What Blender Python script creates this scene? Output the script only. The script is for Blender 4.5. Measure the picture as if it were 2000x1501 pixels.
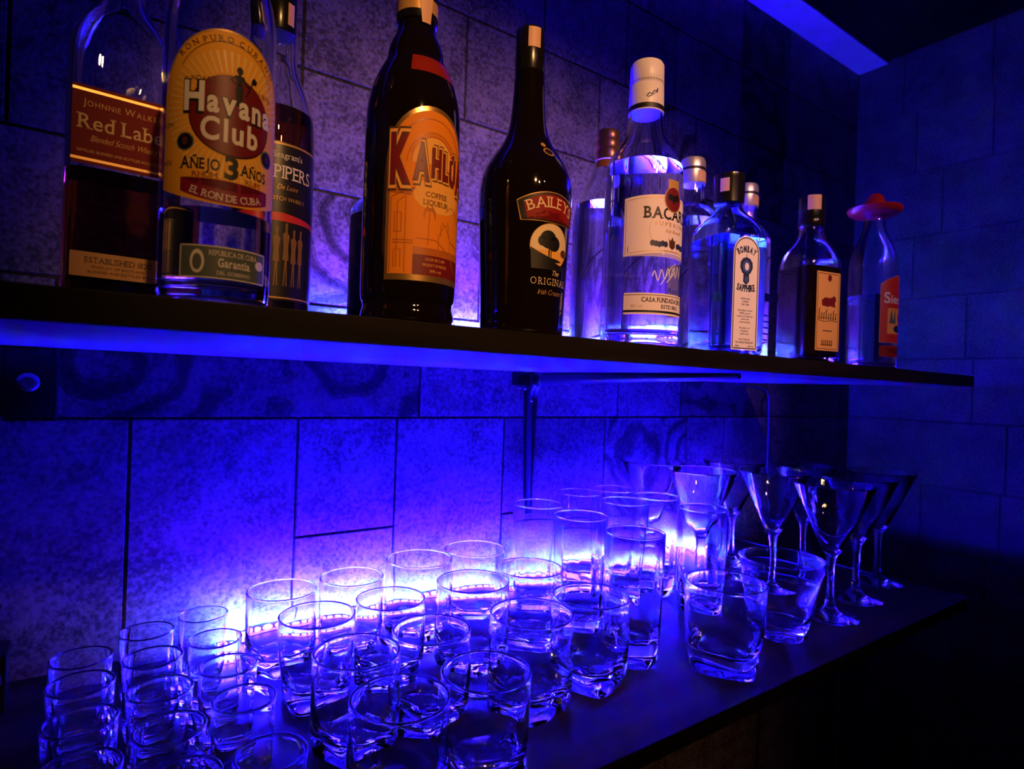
import bpy, bmesh, math, random
from mathutils import Vector, Matrix

for o in list(bpy.data.objects):
    bpy.data.objects.remove(o)
S = bpy.context.scene
COL = S.collection
R = math.radians
PI = math.pi

# ------------------------------------------------------------------ camera
LZ = 1.000                    # top of the lower shelf
CZ = LZ + 0.349               # eye height
UZ = CZ + 0.0445              # top of the upper shelf
WY = 0.869                    # face of the back wall
WX = 1.814                    # face of the right wall
XE = 1.283                    # right end of both shelves
FY = 0.400                    # front edge of both shelves
yaw, pitch, roll = R(35.25), R(0.1), R(1.94)
fwd = Vector((math.sin(yaw) * math.cos(pitch), math.cos(yaw) * math.cos(pitch), math.sin(pitch)))
rt = Vector((math.cos(yaw), -math.sin(yaw), 0))
up = rt.cross(fwd)
rt2 = rt * math.cos(roll) + up * math.sin(roll)
up2 = up * math.cos(roll) - rt * math.sin(roll)
cam = bpy.data.cameras.new('camera')
cam.sensor_width = 36.0
cam.lens = 36.0 * 1178.0 / 2000.0
cam.clip_start = 0.01
cam.dof.use_dof = True
cam.dof.focus_distance = 0.58
cam.dof.aperture_fstop = 9.0
co = bpy.data.objects.new('camera', cam)
m = Matrix((rt2, up2, -fwd)).transposed().to_4x4()
m.translation = Vector((0, 0, CZ))
co.matrix_world = m
COL.objects.link(co)
S.camera = co

# ------------------------------------------------------------------ world, exposure, lamps
w = bpy.data.worlds.new('night')
S.world = w
w.use_nodes = True
w.node_tree.nodes['Background'].inputs[0].default_value = (0.25, 0.12, 0.35, 1)
w.node_tree.nodes['Background'].inputs[1].default_value = 0.004
S.view_settings.view_transform = 'Standard'
S.view_settings.look = 'None'
S.view_settings.exposure = 0.0
S.view_settings.gamma = 1.0
S.view_settings.use_curve_mapping = False
cy = S.cycles
cy.max_bounces = 20
cy.transmission_bounces = 18
cy.glossy_bounces = 8
cy.diffuse_bounces = 3
cy.transparent_max_bounces = 8
cy.sample_clamp_indirect = 200.0
cy.use_denoising = True


def spot(name, loc, target, power, colour, radius, cone, blend):
    l = bpy.data.lights.new(name, 'SPOT')
    l.energy = power
    l.color = colour
    l.shadow_soft_size = radius
    l.spot_size = R(cone)
    l.spot_blend = blend
    o = bpy.data.objects.new(name, l)
    o.location = loc
    o.rotation_euler = (Vector(target) - Vector(loc)).to_track_quat('-Z', 'Y').to_euler()
    COL.objects.link(o)


# warm bar spot, rose-tinted spot and added fill, behind and above the photographer
spot('warm_spot', (0.02, -1.00, CZ + 0.92), (0.46, 0.60, CZ + 0.16), 84.0, (1.0, 0.48, 0.17), 0.028, 35, 1.0)
spot('rose_spot', (0.62, -1.10, CZ + 0.93), (0.80, 0.60, CZ + 0.16), 32.0, (1.0, 0.47, 0.68), 0.024, 34, 1.0)  # rose tint invented to give the pale labels a lavender cast
spot('warm_spot', (0.25, -0.95, CZ + 0.80), (0.50, 0.45, CZ - 0.30), 16.0, (1.0, 0.44, 0.15), 0.022, 46, 1.0)  # added fill for orange sparkles on the lower glasses


# ------------------------------------------------------------------ materials
def mat(name, col=(0.5, 0.5, 0.5), rough=0.5, metal=0.0, trans=0.0, ior=1.45, coat=0.0, emit=None, estr=0.0, spec=0.5):
    mt = bpy.data.materials.new(name)
    mt.use_nodes = True
    b = mt.node_tree.nodes['Principled BSDF']
    b.inputs['Base Color'].default_value = (*col, 1)
    b.inputs['Roughness'].default_value = rough
    b.inputs['Metallic'].default_value = metal
    b.inputs['Transmission Weight'].default_value = trans
    b.inputs['IOR'].default_value = ior
    b.inputs['Coat Weight'].default_value = coat
    b.inputs['Coat Roughness'].default_value = 0.04
    b.inputs['Specular IOR Level'].default_value = spec
    if emit:
        b.inputs['Emission Color'].default_value = (*emit, 1)
        b.inputs['Emission Strength'].default_value = estr
    return mt


def nodes(mt):
    nt = mt.node_tree
    return nt, nt.nodes, nt.links, nt.nodes['Principled BSDF']


def noise_tone(mt, c1, c2, scale, stretch=(1, 1, 1), bump=0.0, lo=0.35, hi=0.65, detail=6):
    nt, N, L, b = nodes(mt)
    tc = N.new('ShaderNodeTexCoord')
    mp = N.new('ShaderNodeMapping')
    mp.inputs['Scale'].default_value = stretch
    nz = N.new('ShaderNodeTexNoise')
    nz.inputs['Scale'].default_value = scale
    nz.inputs['Detail'].default_value = detail
    rp = N.new('ShaderNodeValToRGB')
    rp.color_ramp.elements[0].position = lo
    rp.color_ramp.elements[1].position = hi
    rp.color_ramp.elements[0].color = (*c1, 1)
    rp.color_ramp.elements[1].color = (*c2, 1)
    L.new(tc.outputs['Object'], mp.inputs[0])
    L.new(mp.outputs[0], nz.inputs[0])
    L.new(nz.outputs[0], rp.inputs[0])
    L.new(rp.outputs[0], b.inputs['Base Color'])
    if bump:
        bp = N.new('ShaderNodeBump')
        bp.inputs['Strength'].default_value = bump
        bp.inputs['Distance'].default_value = 0.002
        L.new(nz.outputs[0], bp.inputs['Height'])
        L.new(bp.outputs[0], b.inputs['Normal'])


def stone_material():
    mt = mat('printed_stone_tile', rough=0.62, spec=0.35)
    nt, N, L, b = nodes(mt)

    def math_(op, a=None, c=None, v=(0.0, 0.0)):
        n = N.new('ShaderNodeMath')
        n.operation = op
        n.inputs[0].default_value, n.inputs[1].default_value = v
        if a is not None:
            L.new(a, n.inputs[0])
        if c is not None:
            L.new(c, n.inputs[1])
        return n.outputs[0]

    def ramp(src, pts):
        rp = N.new('ShaderNodeValToRGB')
        el = rp.color_ramp.elements
        while len(el) < len(pts):
            el.new(0.5)
        for e, (p, c) in zip(el, pts):
            e.position = p
            e.color = (*c, 1)
        L.new(src, rp.inputs[0])
        return rp.outputs[0]

    tc = N.new('ShaderNodeTexCoord')
    at = N.new('ShaderNodeAttribute')
    at.attribute_name = 'tone'
    pa = N.new('ShaderNodeAttribute')
    pa.attribute_name = 'pattern'
    big = N.new('ShaderNodeTexNoise')
    big.inputs['Scale'].default_value = 14
    big.inputs['Detail'].default_value = 8
    big.inputs['Roughness'].default_value = 0.65
    fine = N.new('ShaderNodeTexNoise')
    fine.inputs['Scale'].default_value = 210
    fine.inputs['Detail'].default_value = 5
    L.new(tc.outputs['Object'], big.inputs[0])
    L.new(tc.outputs['Object'], fine.inputs[0])
    mixv = math_('ADD', math_('MULTIPLY', big.outputs[0], None, (0, 0.45)), math_('MULTIPLY', fine.outputs[0], None, (0, 0.55)))
    base = ramp(mixv, [(0.40, (0.09, 0.070, 0.078)), (0.5, (0.23, 0.185, 0.195)), (0.60, (0.37, 0.30, 0.30))])
    # scroll and roundel ornament printed on some tiles
    vo = N.new('ShaderNodeTexVoronoi')
    vo.inputs['Scale'].default_value = 6.5
    vo.inputs['Randomness'].default_value = 0.75
    ds = N.new('ShaderNodeVectorMath')
    ds.operation = 'ADD'
    dn = N.new('ShaderNodeTexNoise')
    dn.inputs['Scale'].default_value = 9
    sc = N.new('ShaderNodeVectorMath')
    sc.operation = 'SCALE'
    sc.inputs['Scale'].default_value = 0.07
    L.new(tc.outputs['Object'], dn.inputs[0])
    L.new(dn.outputs['Color'], sc.inputs[0])
    L.new(tc.outputs['Object'], ds.inputs[0])
    L.new(sc.outputs[0], ds.inputs[1])
    L.new(ds.outputs[0], vo.inputs['Vector'])
    ring = math_('SINE', math_('MULTIPLY', vo.outputs['Distance'], None, (0, 26.0)))
    orn = ramp(ring, [(0.0, (1, 1, 1)), (0.18, (0.95, 0.95, 0.95)), (0.42, (0.34, 0.34, 0.34)), (0.62, (0.62, 0.62, 0.62)), (0.8, (0.26, 0.26, 0.26))])
    mx = N.new('ShaderNodeMix')
    mx.data_type = 'RGBA'
    mx.inputs[6].default_value = (1, 1, 1, 1)
    L.new(pa.outputs['Fac'], mx.inputs[0])
    L.new(orn, mx.inputs[7])
    m1 = N.new('ShaderNodeMix')
    m1.data_type = 'RGBA'
    m1.blend_type = 'MULTIPLY'
    m1.inputs[0].default_value = 1
    L.new(base, m1.inputs[6])
    L.new(mx.outputs[2], m1.inputs[7])
    m2 = N.new('ShaderNodeMix')
    m2.data_type = 'RGBA'
    m2.blend_type = 'MULTIPLY'
    m2.inputs[0].default_value = 1
    L.new(m1.outputs[2], m2.inputs[6])
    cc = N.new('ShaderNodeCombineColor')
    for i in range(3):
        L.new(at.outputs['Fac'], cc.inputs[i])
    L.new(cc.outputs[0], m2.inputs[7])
    L.new(m2.outputs[2], b.inputs['Base Color'])
    bp = N.new('ShaderNodeBump')
    bp.inputs['Strength'].default_value = 0.35
    bp.inputs['Distance'].default_value = 0.0015
    L.new(mixv, bp.inputs['Height'])
    L.new(bp.outputs[0], b.inputs['Normal'])
    return mt


M = {}
M['stone'] = stone_material()
M['wood'] = mat('dark_wenge_board', rough=0.42, spec=0.3)
noise_tone(M['wood'], (0.014, 0.009, 0.009), (0.045, 0.028, 0.028), 30, (0.12, 1, 1), 0.1)
M['edge'] = mat('dark_board_edge', rough=0.5, spec=0.2)
noise_tone(M['edge'], (0.004, 0.003, 0.003), (0.012, 0.008, 0.008), 40, (0.1, 1, 1))
M['underside'] = mat('grey_melamine', (0.16, 0.15, 0.16), 0.5)
M['plaster'] = mat('white_plaster', rough=0.8)
noise_tone(M['plaster'], (0.50, 0.49, 0.48), (0.62, 0.60, 0.58), 20)
M['blackceil'] = mat('black_ceiling_paint', rough=0.9, spec=0.1)
noise_tone(M['blackceil'], (0.004, 0.003, 0.003), (0.010, 0.007, 0.006), 6)
M['floor'] = mat('dark_floor', rough=0.7, spec=0.2)
noise_tone(M['floor'], (0.010, 0.008, 0.007), (0.025, 0.018, 0.015), 5)
M['glass'] = mat('clear_drinking_glass', (1, 1, 1), 0.0, trans=1, ior=1.48)
M['bglass'] = mat('clear_bottle_glass', (0.97, 0.99, 1.0), 0.0, trans=1, ior=1.47)
M['blueglass'] = mat('pale_blue_bottle_glass', (0.62, 0.80, 1.0), 0.0, trans=1, ior=1.47)
M['spirit'] = mat('clear_spirit', (0.98, 0.99, 1.0), 0.0, trans=1, ior=1.36)
M['bluespirit'] = mat('spirit_in_blue_bottle', (0.82, 0.9, 1.0), 0.0, trans=1, ior=1.36)
M['whisky'] = mat('amber_whisky', (0.30, 0.075, 0.012), 0.0, trans=1, ior=1.36)
M['darkliq'] = mat('dark_herbal_liqueur', (0.012, 0.006, 0.004), 0.05, ior=1.36)
M['blackglass'] = mat('near_black_brown_glass', (0.006, 0.003, 0.002), 0.05, coat=0.6, spec=0.5)
M['blackcap'] = mat('black_plastic', (0.008, 0.007, 0.008), 0.22, spec=0.5)
M['whitecap'] = mat('white_plastic', (0.78, 0.70, 0.66), 0.38)
M['goldcap'] = mat('gold_metal', (0.85, 0.40, 0.08), 0.32, metal=0.75)
M['silver'] = mat('brushed_silver_metal', (0.72, 0.66, 0.68), 0.36, metal=0.7)
M['redcap'] = mat('red_plastic', (0.55, 0.02, 0.015), 0.3)
M['black'] = mat('black_ink', (0.006, 0.005, 0.006), 0.5)
M['navy'] = mat('navy_ink', (0.015, 0.02, 0.10), 0.5)
M['brown'] = mat('brown_ink', (0.09, 0.025, 0.01), 0.5)
M['maroon'] = mat('maroon_ink', (0.18, 0.008, 0.012), 0.45)
M['crimson'] = mat('crimson_ink', (0.24, 0.006, 0.045), 0.45)
M['redfoil'] = mat('red_foil', (0.75, 0.05, 0.03), 0.25, metal=0.7)
M['bronze'] = mat('dull_bronze_ink', (0.22, 0.11, 0.03), 0.5)
M['redink'] = mat('bright_red_ink', (0.60, 0.03, 0.02), 0.42)
M['whiteink'] = mat('white_ink', (0.80, 0.76, 0.74), 0.5)
M['creamink'] = mat('cream_ink', (0.78, 0.60, 0.38), 0.5)
M['goldfoil'] = mat('gold_foil', (0.80, 0.48, 0.16), 0.28, metal=0.85)
M['goldink'] = mat('gold_ink', (0.62, 0.34, 0.10), 0.45, metal=0.25)
M['yellow'] = mat('golden_yellow_paper', (0.88, 0.42, 0.035), 0.55, spec=0.25)
M['yellow2'] = mat('pale_yellow_ink', (0.88, 0.60, 0.20), 0.45)
M['orange'] = mat('orange_paper', (0.82, 0.25, 0.014), 0.55, spec=0.25)
M['orange2'] = mat('pale_orange_ink', (0.86, 0.42, 0.09), 0.55, spec=0.25)
M['orange3'] = mat('deep_orange_ink', (0.50, 0.13, 0.012), 0.42)
M['redpaper'] = mat('deep_red_paper', (0.26, 0.008, 0.008), 0.55, spec=0.25)
M['whitepaper'] = mat('white_paper', (0.88, 0.80, 0.86), 0.55, spec=0.25)
M['pinkpaper'] = mat('cream_white_paper', (0.88, 0.76, 0.80), 0.55, spec=0.25)
M['blackpaper'] = mat('black_paper', (0.012, 0.010, 0.014), 0.35)
M['greenink'] = mat('grey_green_ink', (0.10, 0.13, 0.13), 0.5)
M['buff'] = mat('buff_paper', (0.80, 0.42, 0.13), 0.5)
M['stamp'] = mat('pink_tax_paper', (0.72, 0.40, 0.30), 0.5)
M['blueink'] = mat('blue_ink', (0.04, 0.10, 0.42), 0.45)
M['steel'] = mat('grey_steel', (0.045, 0.045, 0.05), 0.32, metal=0.6)
M['bolt'] = mat('bolt_steel', (0.45, 0.44, 0.46), 0.3, metal=1.0)
M['cable'] = mat('dark_cable_sheath', (0.06, 0.06, 0.07), 0.4)
M['pcb'] = mat('white_led_tape', (0.5, 0.5, 0.5), 0.6)
M['chip'] = mat('blue_led_light', (0.1, 0.1, 0.1), 0.5, emit=(0.008, 0.0022, 1.0), estr=2600.0)
M['glow'] = mat('added_cyan_glow', (0.1, 0.1, 0.1), 0.5, emit=(0.08, 1.0, 0.85), estr=9500.0)  # added emitter, makes the cyan band on the wall near the strip
M['rose'] = mat('added_rose_glow', (0.1, 0.1, 0.1), 0.5, emit=(1.0, 0.03, 0.5), estr=32000.0)  # added emitter, makes the purple fringe beyond the cyan band
M['chip_up'] = mat('upper_blue_led_light', (0.1, 0.1, 0.1), 0.5, emit=(0.012, 0.0022, 1.0), estr=2000.0)
M['glow_up'] = mat('upper_added_cyan_glow', (0.1, 0.1, 0.1), 0.5, emit=(0.13, 1.0, 0.85), estr=32000.0)  # added cyan emitter again, for the upper shelf
M['rose_up'] = mat('upper_added_rose_glow', (0.1, 0.1, 0.1), 0.5, emit=(1.0, 0.03, 0.5), estr=60000.0)  # added purple-fringe emitter again, for the upper shelf


# ------------------------------------------------------------------ mesh helpers
def link(name, me, material, parent=None, smooth=True, sharp=35):
    if smooth:
        for p in me.polygons:
            p.use_smooth = True
        try:
            me.set_sharp_from_angle(angle=R(sharp))
        except Exception:
            pass
    if material is not None and not me.materials:
        me.materials.append(material)
    o = bpy.data.objects.new(name, me)
    COL.objects.link(o)
    if parent is not None:
        o.parent = parent
    return o


def mesh(verts, faces, name='m', fix=True):
    me = bpy.data.meshes.new(name)
    me.from_pydata([tuple(v) for v in verts], [], faces)
    if fix:
        bm = bmesh.new()
        bm.from_mesh(me)
        bmesh.ops.recalc_face_normals(bm, faces=bm.faces[:])
        bm.to_mesh(me)
        bm.free()
    me.validate()
    return me


def ring(z, rx, ry, e=2.0, n=48, rot=0.0, off=(0, 0), flute=0.0, nf=10):
    out = []
    for i in range(n):
        t = 2 * PI * i / n
        c, s = math.cos(t), math.sin(t)
        k = (abs(c) ** e + abs(s) ** e) ** (-1.0 / e)
        k *= 1 + flute * math.cos(nf * t)
        x, y = rx * k * c, ry * k * s
        out.append((x * math.cos(rot) - y * math.sin(rot) + off[0], x * math.sin(rot) + y * math.cos(rot) + off[1], z))
    return out


def loft(rings, cap0=True, cap1=True):
    v, f = [], []
    n = len(rings[0])
    for r_ in rings:
        v += r_
    for a in range(len(rings) - 1):
        for i in range(n):
            j = (i + 1) % n
            f.append((a * n + i, a * n + j, (a + 1) * n + j, (a + 1) * n + i))
    if cap0:
        c = len(v)
        v.append(tuple(sum(q[k] for q in rings[0]) / n for k in range(3)))
        f += [(c, (i + 1) % n, i) for i in range(n)]
    if cap1:
        c = len(v)
        b = (len(rings) - 1) * n
        v.append(tuple(sum(q[k] for q in rings[-1]) / n for k in range(3)))
        f += [(c, b + i, b + (i + 1) % n) for i in range(n)]
    return v, f


def lathe(prof, n=48, cap0=True, cap1=True, **kw):
    return mesh(*loft([ring(z, r_, r_, n=n, **kw) for r_, z in prof], cap0, cap1))


def box(cx, cy_, cz, sx, sy, sz, bev=0.0, segs=2):
    bm = bmesh.new()
    bmesh.ops.create_cube(bm, size=1)
    for v in bm.verts:
        v.co = Vector((v.co.x * sx, v.co.y * sy, v.co.z * sz))
    if bev:
        bmesh.ops.bevel(bm, geom=bm.edges[:], offset=bev, segments=segs, affect='EDGES', profile=0.7)
    for v in bm.verts:
        v.co += Vector((cx, cy_, cz))
    me = bpy.data.meshes.new('box')
    bm.to_mesh(me)
    bm.free()
    return me


def join(meshes):
    bm = bmesh.new()
    for me in meshes:
        bm.from_mesh(me)
    out = bpy.data.meshes.new('joined')
    bm.to_mesh(out)
    bm.free()
    return out


def tube(pts, r_, n=10):
    pts = [Vector(p) for p in pts]
    rings = []
    for i, p in enumerate(pts):
        t = (pts[min(i + 1, len(pts) - 1)] - pts[max(i - 1, 0)]).normalized()
        a = Vector((0, 1, 0)) if abs(t.y) < 0.9 else Vector((1, 0, 0))
        u = t.cross(a).normalized()
        q = t.cross(u)
        rr = r_[i] if isinstance(r_, (list, tuple)) else r_
        rings.append([tuple(p + u * rr * math.cos(2 * PI * k / n) + q * rr * math.sin(2 * PI * k / n)) for k in range(n)])
    return mesh(*loft(rings))


def thing(name, label, cat, loc=(0, 0, 0), rz=0.0, group=None):
    o = bpy.data.objects.new(name, None)
    o.empty_display_size = 0.02
    COL.objects.link(o)
    o.location = loc
    o.rotation_euler = (0, 0, rz)
    o['label'] = label
    o['category'] = cat
    if group:
        o['group'] = group
    return o


def tag(o, label, cat, group=None):
    o['label'] = label
    o['category'] = cat
    if group:
        o['group'] = group
    return o


def copy_thing(root, loc, rz, label):
    def rec(o, parent):
        c = o.copy()
        COL.objects.link(c)
        if parent is not None:
            c.parent = parent
        for ch in list(o.children):
            rec(ch, c)
        return c
    c = rec(root, None)
    c.location = loc
    c.rotation_euler = (0, 0, rz)
    c['label'] = label
    return c


# ------------------------------------------------------------------ lettering and label artwork
_glyphs = {}


def glyph(ch, bold):
    key = (ch, round(bold, 3))
    if key in _glyphs:
        return _glyphs[key]
    cu = bpy.data.curves.new('g', 'FONT')
    cu.body = ch
    cu.size = 1.0
    cu.offset = bold
    cu.resolution_u = 4
    cu.fill_mode = 'FRONT'
    ob = bpy.data.objects.new('g', cu)
    COL.objects.link(ob)
    dg = bpy.context.evaluated_depsgraph_get()
    me = bpy.data.meshes.new_from_object(ob.evaluated_get(dg))
    vs = [(v.co.x, v.co.y) for v in me.vertices]
    fs = [tuple(p.vertices) for p in me.polygons]
    bpy.data.objects.remove(ob)
    bpy.data.curves.remove(cu)
    bpy.data.meshes.remove(me)
    _glyphs[key] = (vs, fs)
    return _glyphs[key]


_hv = glyph('H', 0)[0]
CAPH = max(v[1] for v in _hv) - min(v[1] for v in _hv)

# where slab serifs sit: (x fraction of the glyph box, 't'op / 'b'ottom / 'm' x-height)
SERIF = {'A': '0b 1b', 'B': '0t 0b', 'C': '', 'D': '0t 0b', 'E': '0t 0b', 'F': '0t 0b', 'H': '0t 0b 1t 1b', 'I': '.5t .5b',
         'K': '0t 0b 1t 1b', 'L': '0t 0b', 'M': '0t 0b 1t 1b', 'N': '0t 0b 1t', 'P': '0t 0b', 'R': '0t 0b 1b', 'T': '.5b',
         'U': '0t 1t', 'V': '0t 1t', 'W': '0t 1t', 'Y': '0t 1t .5b', 'Ñ': '0t 0b 1t', 'i': '.5b', 'l': '.5t .5b', 'd': '1t', 'b': '0t',
         'h': '0t 0b 1b', 'n': '0b 1b', 'm': '0b 1b', 'r': '0b', 'p': '0b', 'a': '1b'}


class Art:
    """Flat artwork in metres (x sideways, y = height above the bottle's foot), later wrapped onto the bottle."""

    def __init__(self):
        self.parts = {}

    def add(self, part, material, vs, fs, layer):
        P = self.parts.setdefault((part, material), [])
        P.append((vs, fs, layer))

    def poly(self, part, material, pts, layer=1):
        self.add(part, material, list(pts), [tuple(range(len(pts)))], layer)

    def rect(self, part, material, x0, x1, y0, y1, layer=1):
        self.poly(part, material, [(x0, y0), (x1, y0), (x1, y1), (x0, y1)], layer)

    def ell(self, part, material, cx, cy_, rx, ry, layer=1, n=40, a0=0, a1=360):
        self.poly(part, material, [(cx + rx * math.cos(R(a0 + (a1 - a0) * i / n)), cy_ + ry * math.sin(R(a0 + (a1 - a0) * i / n))) for i in range(n + (a1 - a0 < 360))], layer)

    def line(self, part, material, pts, wd, layer=1, closed=False):
        pts = [Vector(p) for p in pts]
        n = len(pts)
        L_, R_ = [], []
        for i in range(n):
            if closed:
                t = (pts[(i + 1) % n] - pts[i - 1])
            else:
                t = pts[min(i + 1, n - 1)] - pts[max(i - 1, 0)]
            t = t.normalized() if t.length > 1e-9 else Vector((1, 0))
            q = Vector((-t.y, t.x)) * wd / 2
            L_.append(tuple(pts[i] + q))
            R_.append(tuple(pts[i] - q))
        vs = L_ + R_
        fs = [(i, (i + 1) % n, n + (i + 1) % n, n + i) for i in range(n if closed else n - 1)]
        self.add(part, material, vs, fs, layer)

    def text(self, part, material, s, x, y, h, layer=2, track=0.12, bold=0.0, serif=False, shear=0.0, xs=1.0, arc=0.0, width=None, sizes=None, rise=None, align=0.5):
        """Centred on x, standing on height y, capitals h tall; arc>0 bends up like an arch, arc<0 sags like a smile."""
        gl, adv = [], []
        for i, ch in enumerate(s):
            k = h / CAPH * (sizes[i] if sizes else 1.0)
            if ch == ' ':
                gl.append(None)
                adv.append(0.42 * h * xs)
                continue
            vs, fs = glyph(ch, bold)
            x0 = min(v[0] for v in vs)
            x1 = max(v[0] for v in vs)
            gl.append((vs, fs, k, x0, x1))
            adv.append((x1 - x0) * k * xs + track * h)
        tot = sum(adv) - track * h
        if width:
            f = width / tot
        else:
            f = 1.0
        pos = -tot * f * align
        for i, g in enumerate(gl):
            wd = adv[i] * f
            if g:
                vs, fs, k, x0, x1 = g
                gw = (x1 - x0) * k * xs * f
                out = []
                V = list(vs)
                F = list(fs)
                if serif and s[i] in SERIF:
                    top = CAPH if (s[i].isupper() or s[i] in 'ldbh') else CAPH * 0.72
                    for sp in SERIF[s[i]].split():
                        fx = float(sp[:-1])
                        yy = 0.0 if sp[-1] == 'b' else top
                        xx = x0 + (x1 - x0) * fx
                        d = 0.13
                        xx = xx + (0.045 if fx == 0 else -0.045 if fx == 1 else 0)
                        y0_, y1_ = (yy - 0.005, yy + 0.05) if sp[-1] == 'b' else (yy - 0.05, yy + 0.005)
                        b0 = len(V)
                        V += [(xx - d, y0_), (xx + d, y0_), (xx + d, y1_), (xx - d, y1_)]
                        F.append((b0, b0 + 1, b0 + 2, b0 + 3))
                lift = rise[i] if rise else 0.0
                for (vx, vy) in V:
                    px = (vx - (x0 + x1) / 2) * k * xs * f + shear * vy * k
                    py = vy * k + lift
                    c = pos + gw / 2
                    if arc:
                        a = c / abs(arc)
                        if arc > 0:
                            X = (arc + py) * math.sin(a) + px * math.cos(a)
                            Y = (arc + py) * math.cos(a) - arc - px * math.sin(a)
                        else:
                            q = -arc
                            X = (q - py) * math.sin(a) + px * math.cos(a)
                            Y = q - (q - py) * math.cos(a) + px * math.sin(a)
                    else:
                        X, Y = c + px, py
                    out.append((x + X, y + Y))
                self.add(part, material, out, F, layer)
            pos += wd

    def build(self, label_name, label_mat, outline, parent, wrap, label_text=None):
        """The paper label as one mesh, with its printing as child meshes."""
        root = self._mesh(label_name, label_mat, [(outline, [tuple(range(len(outline)))], 0)], parent, wrap) if outline else parent
        if label_text:
            root['label'] = label_text
        for (part, material), shapes in self.parts.items():
            self._mesh(part.split('#')[0], material, shapes, root, wrap)
        return root

    def _mesh(self, name, material, shapes, parent, wrap):
        bm = bmesh.new()
        lay = bm.verts.layers.int.new('layer')
        for vs, fs, layer in shapes:
            bv = []
            for (x, y) in vs:
                v = bm.verts.new((x, y, 0))
                v[lay] = layer
                bv.append(v)
            for f in fs:
                try:
                    bm.faces.new([bv[i] for i in f])
                except ValueError:
                    pass
        bmesh.ops.triangulate(bm, faces=bm.faces[:], ngon_method='EAR_CLIP')
        xs = [v.co.x for v in bm.verts]
        ys = [v.co.y for v in bm.verts]
        if wrap.step:
            x = math.ceil(min(xs) / wrap.step) * wrap.step
            while x < max(xs):
                bmesh.ops.bisect_plane(bm, geom=bm.verts[:] + bm.edges[:] + bm.faces[:], plane_co=(x, 0, 0), plane_no=(1, 0, 0))
                x += wrap.step
            if wrap.vstep:
                y = math.ceil(min(ys) / wrap.vstep) * wrap.vstep
                while y < max(ys):
                    bmesh.ops.bisect_plane(bm, geom=bm.verts[:] + bm.edges[:] + bm.faces[:], plane_co=(0, y, 0), plane_no=(0, 1, 0))
                    y += wrap.vstep
        # bisecting interpolates custom int layers to the nearest value; keep the largest layer of a face
        for v in bm.verts:
            v.co = Vector(wrap(v.co.x, v.co.y, v[lay]))
        bmesh.ops.recalc_face_normals(bm, faces=bm.faces[:])
        me = bpy.data.meshes.new(name)
        bm.to_mesh(me)
        bm.free()
        for a in list(me.attributes):
            if a.name == 'layer':
                me.attributes.remove(a)
        return link(name, me, material, parent)


class Round:
    def __init__(self, prof, rref, step=0.002, vstep=0.0, gap=0.00025, lay=0.00010):
        self.prof, self.rref, self.step, self.vstep, self.gap, self.lay = prof, rref, step, vstep, gap, lay

    def rad(self, h):
        p = self.prof
        for (r0, z0), (r1, z1) in zip(p, p[1:]):
            if z0 <= h <= z1 and z1 > z0:
                return r0 + (r1 - r0) * (h - z0) / (z1 - z0)
        return p[-1][0]

    def __call__(self, x, y, layer):
        a = x / self.rref
        r_ = self.rad(y) + self.gap + layer * self.lay
        return (r_ * math.sin(a), -r_ * math.cos(a), y)


class Flat:
    step = 0
    vstep = 0

    def __init__(self, depth, gap=0.0003, lay=0.00012):
        self.d, self.gap, self.lay = depth, gap, lay

    def __call__(self, x, y, layer):
        return (x, -(self.d + self.gap + layer * self.lay), y)


def rrect(x0, x1, y0, y1, r_=0.002, n=5):
    out = []
    for cx, cy_, a in ((x1 - r_, y0 + r_, -90), (x1 - r_, y1 - r_, 0), (x0 + r_, y1 - r_, 90), (x0 + r_, y0 + r_, 180)):
        out += [(cx + r_ * math.cos(R(a + 90 * i / n)), cy_ + r_ * math.sin(R(a + 90 * i / n))) for i in range(n + 1)]
    return out


def arch(x0, x1, y0, ys, rise, n=20, sag=0.0):
    """Straight sides from y0 to ys, a curved top of the given rise, a sagging bottom."""
    cx, hw = (x0 + x1) / 2, (x1 - x0) / 2
    out = []
    for i in range(n + 1):
        t = -1 + 2 * i / n
        out.append((cx + hw * t, y0 - sag * (1 - t * t)))
    for i in range(n + 1):
        t = PI * i / n
        out.append((cx + hw * math.cos(t), ys + rise * math.sin(t)))
    return out


# ------------------------------------------------------------------ the room
def structure(name, me, material, label=None, smooth=False):
    o = link(name, me, material, smooth=smooth)
    o['kind'] = 'structure'
    if label:
        o['label'] = label
    return o


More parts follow.
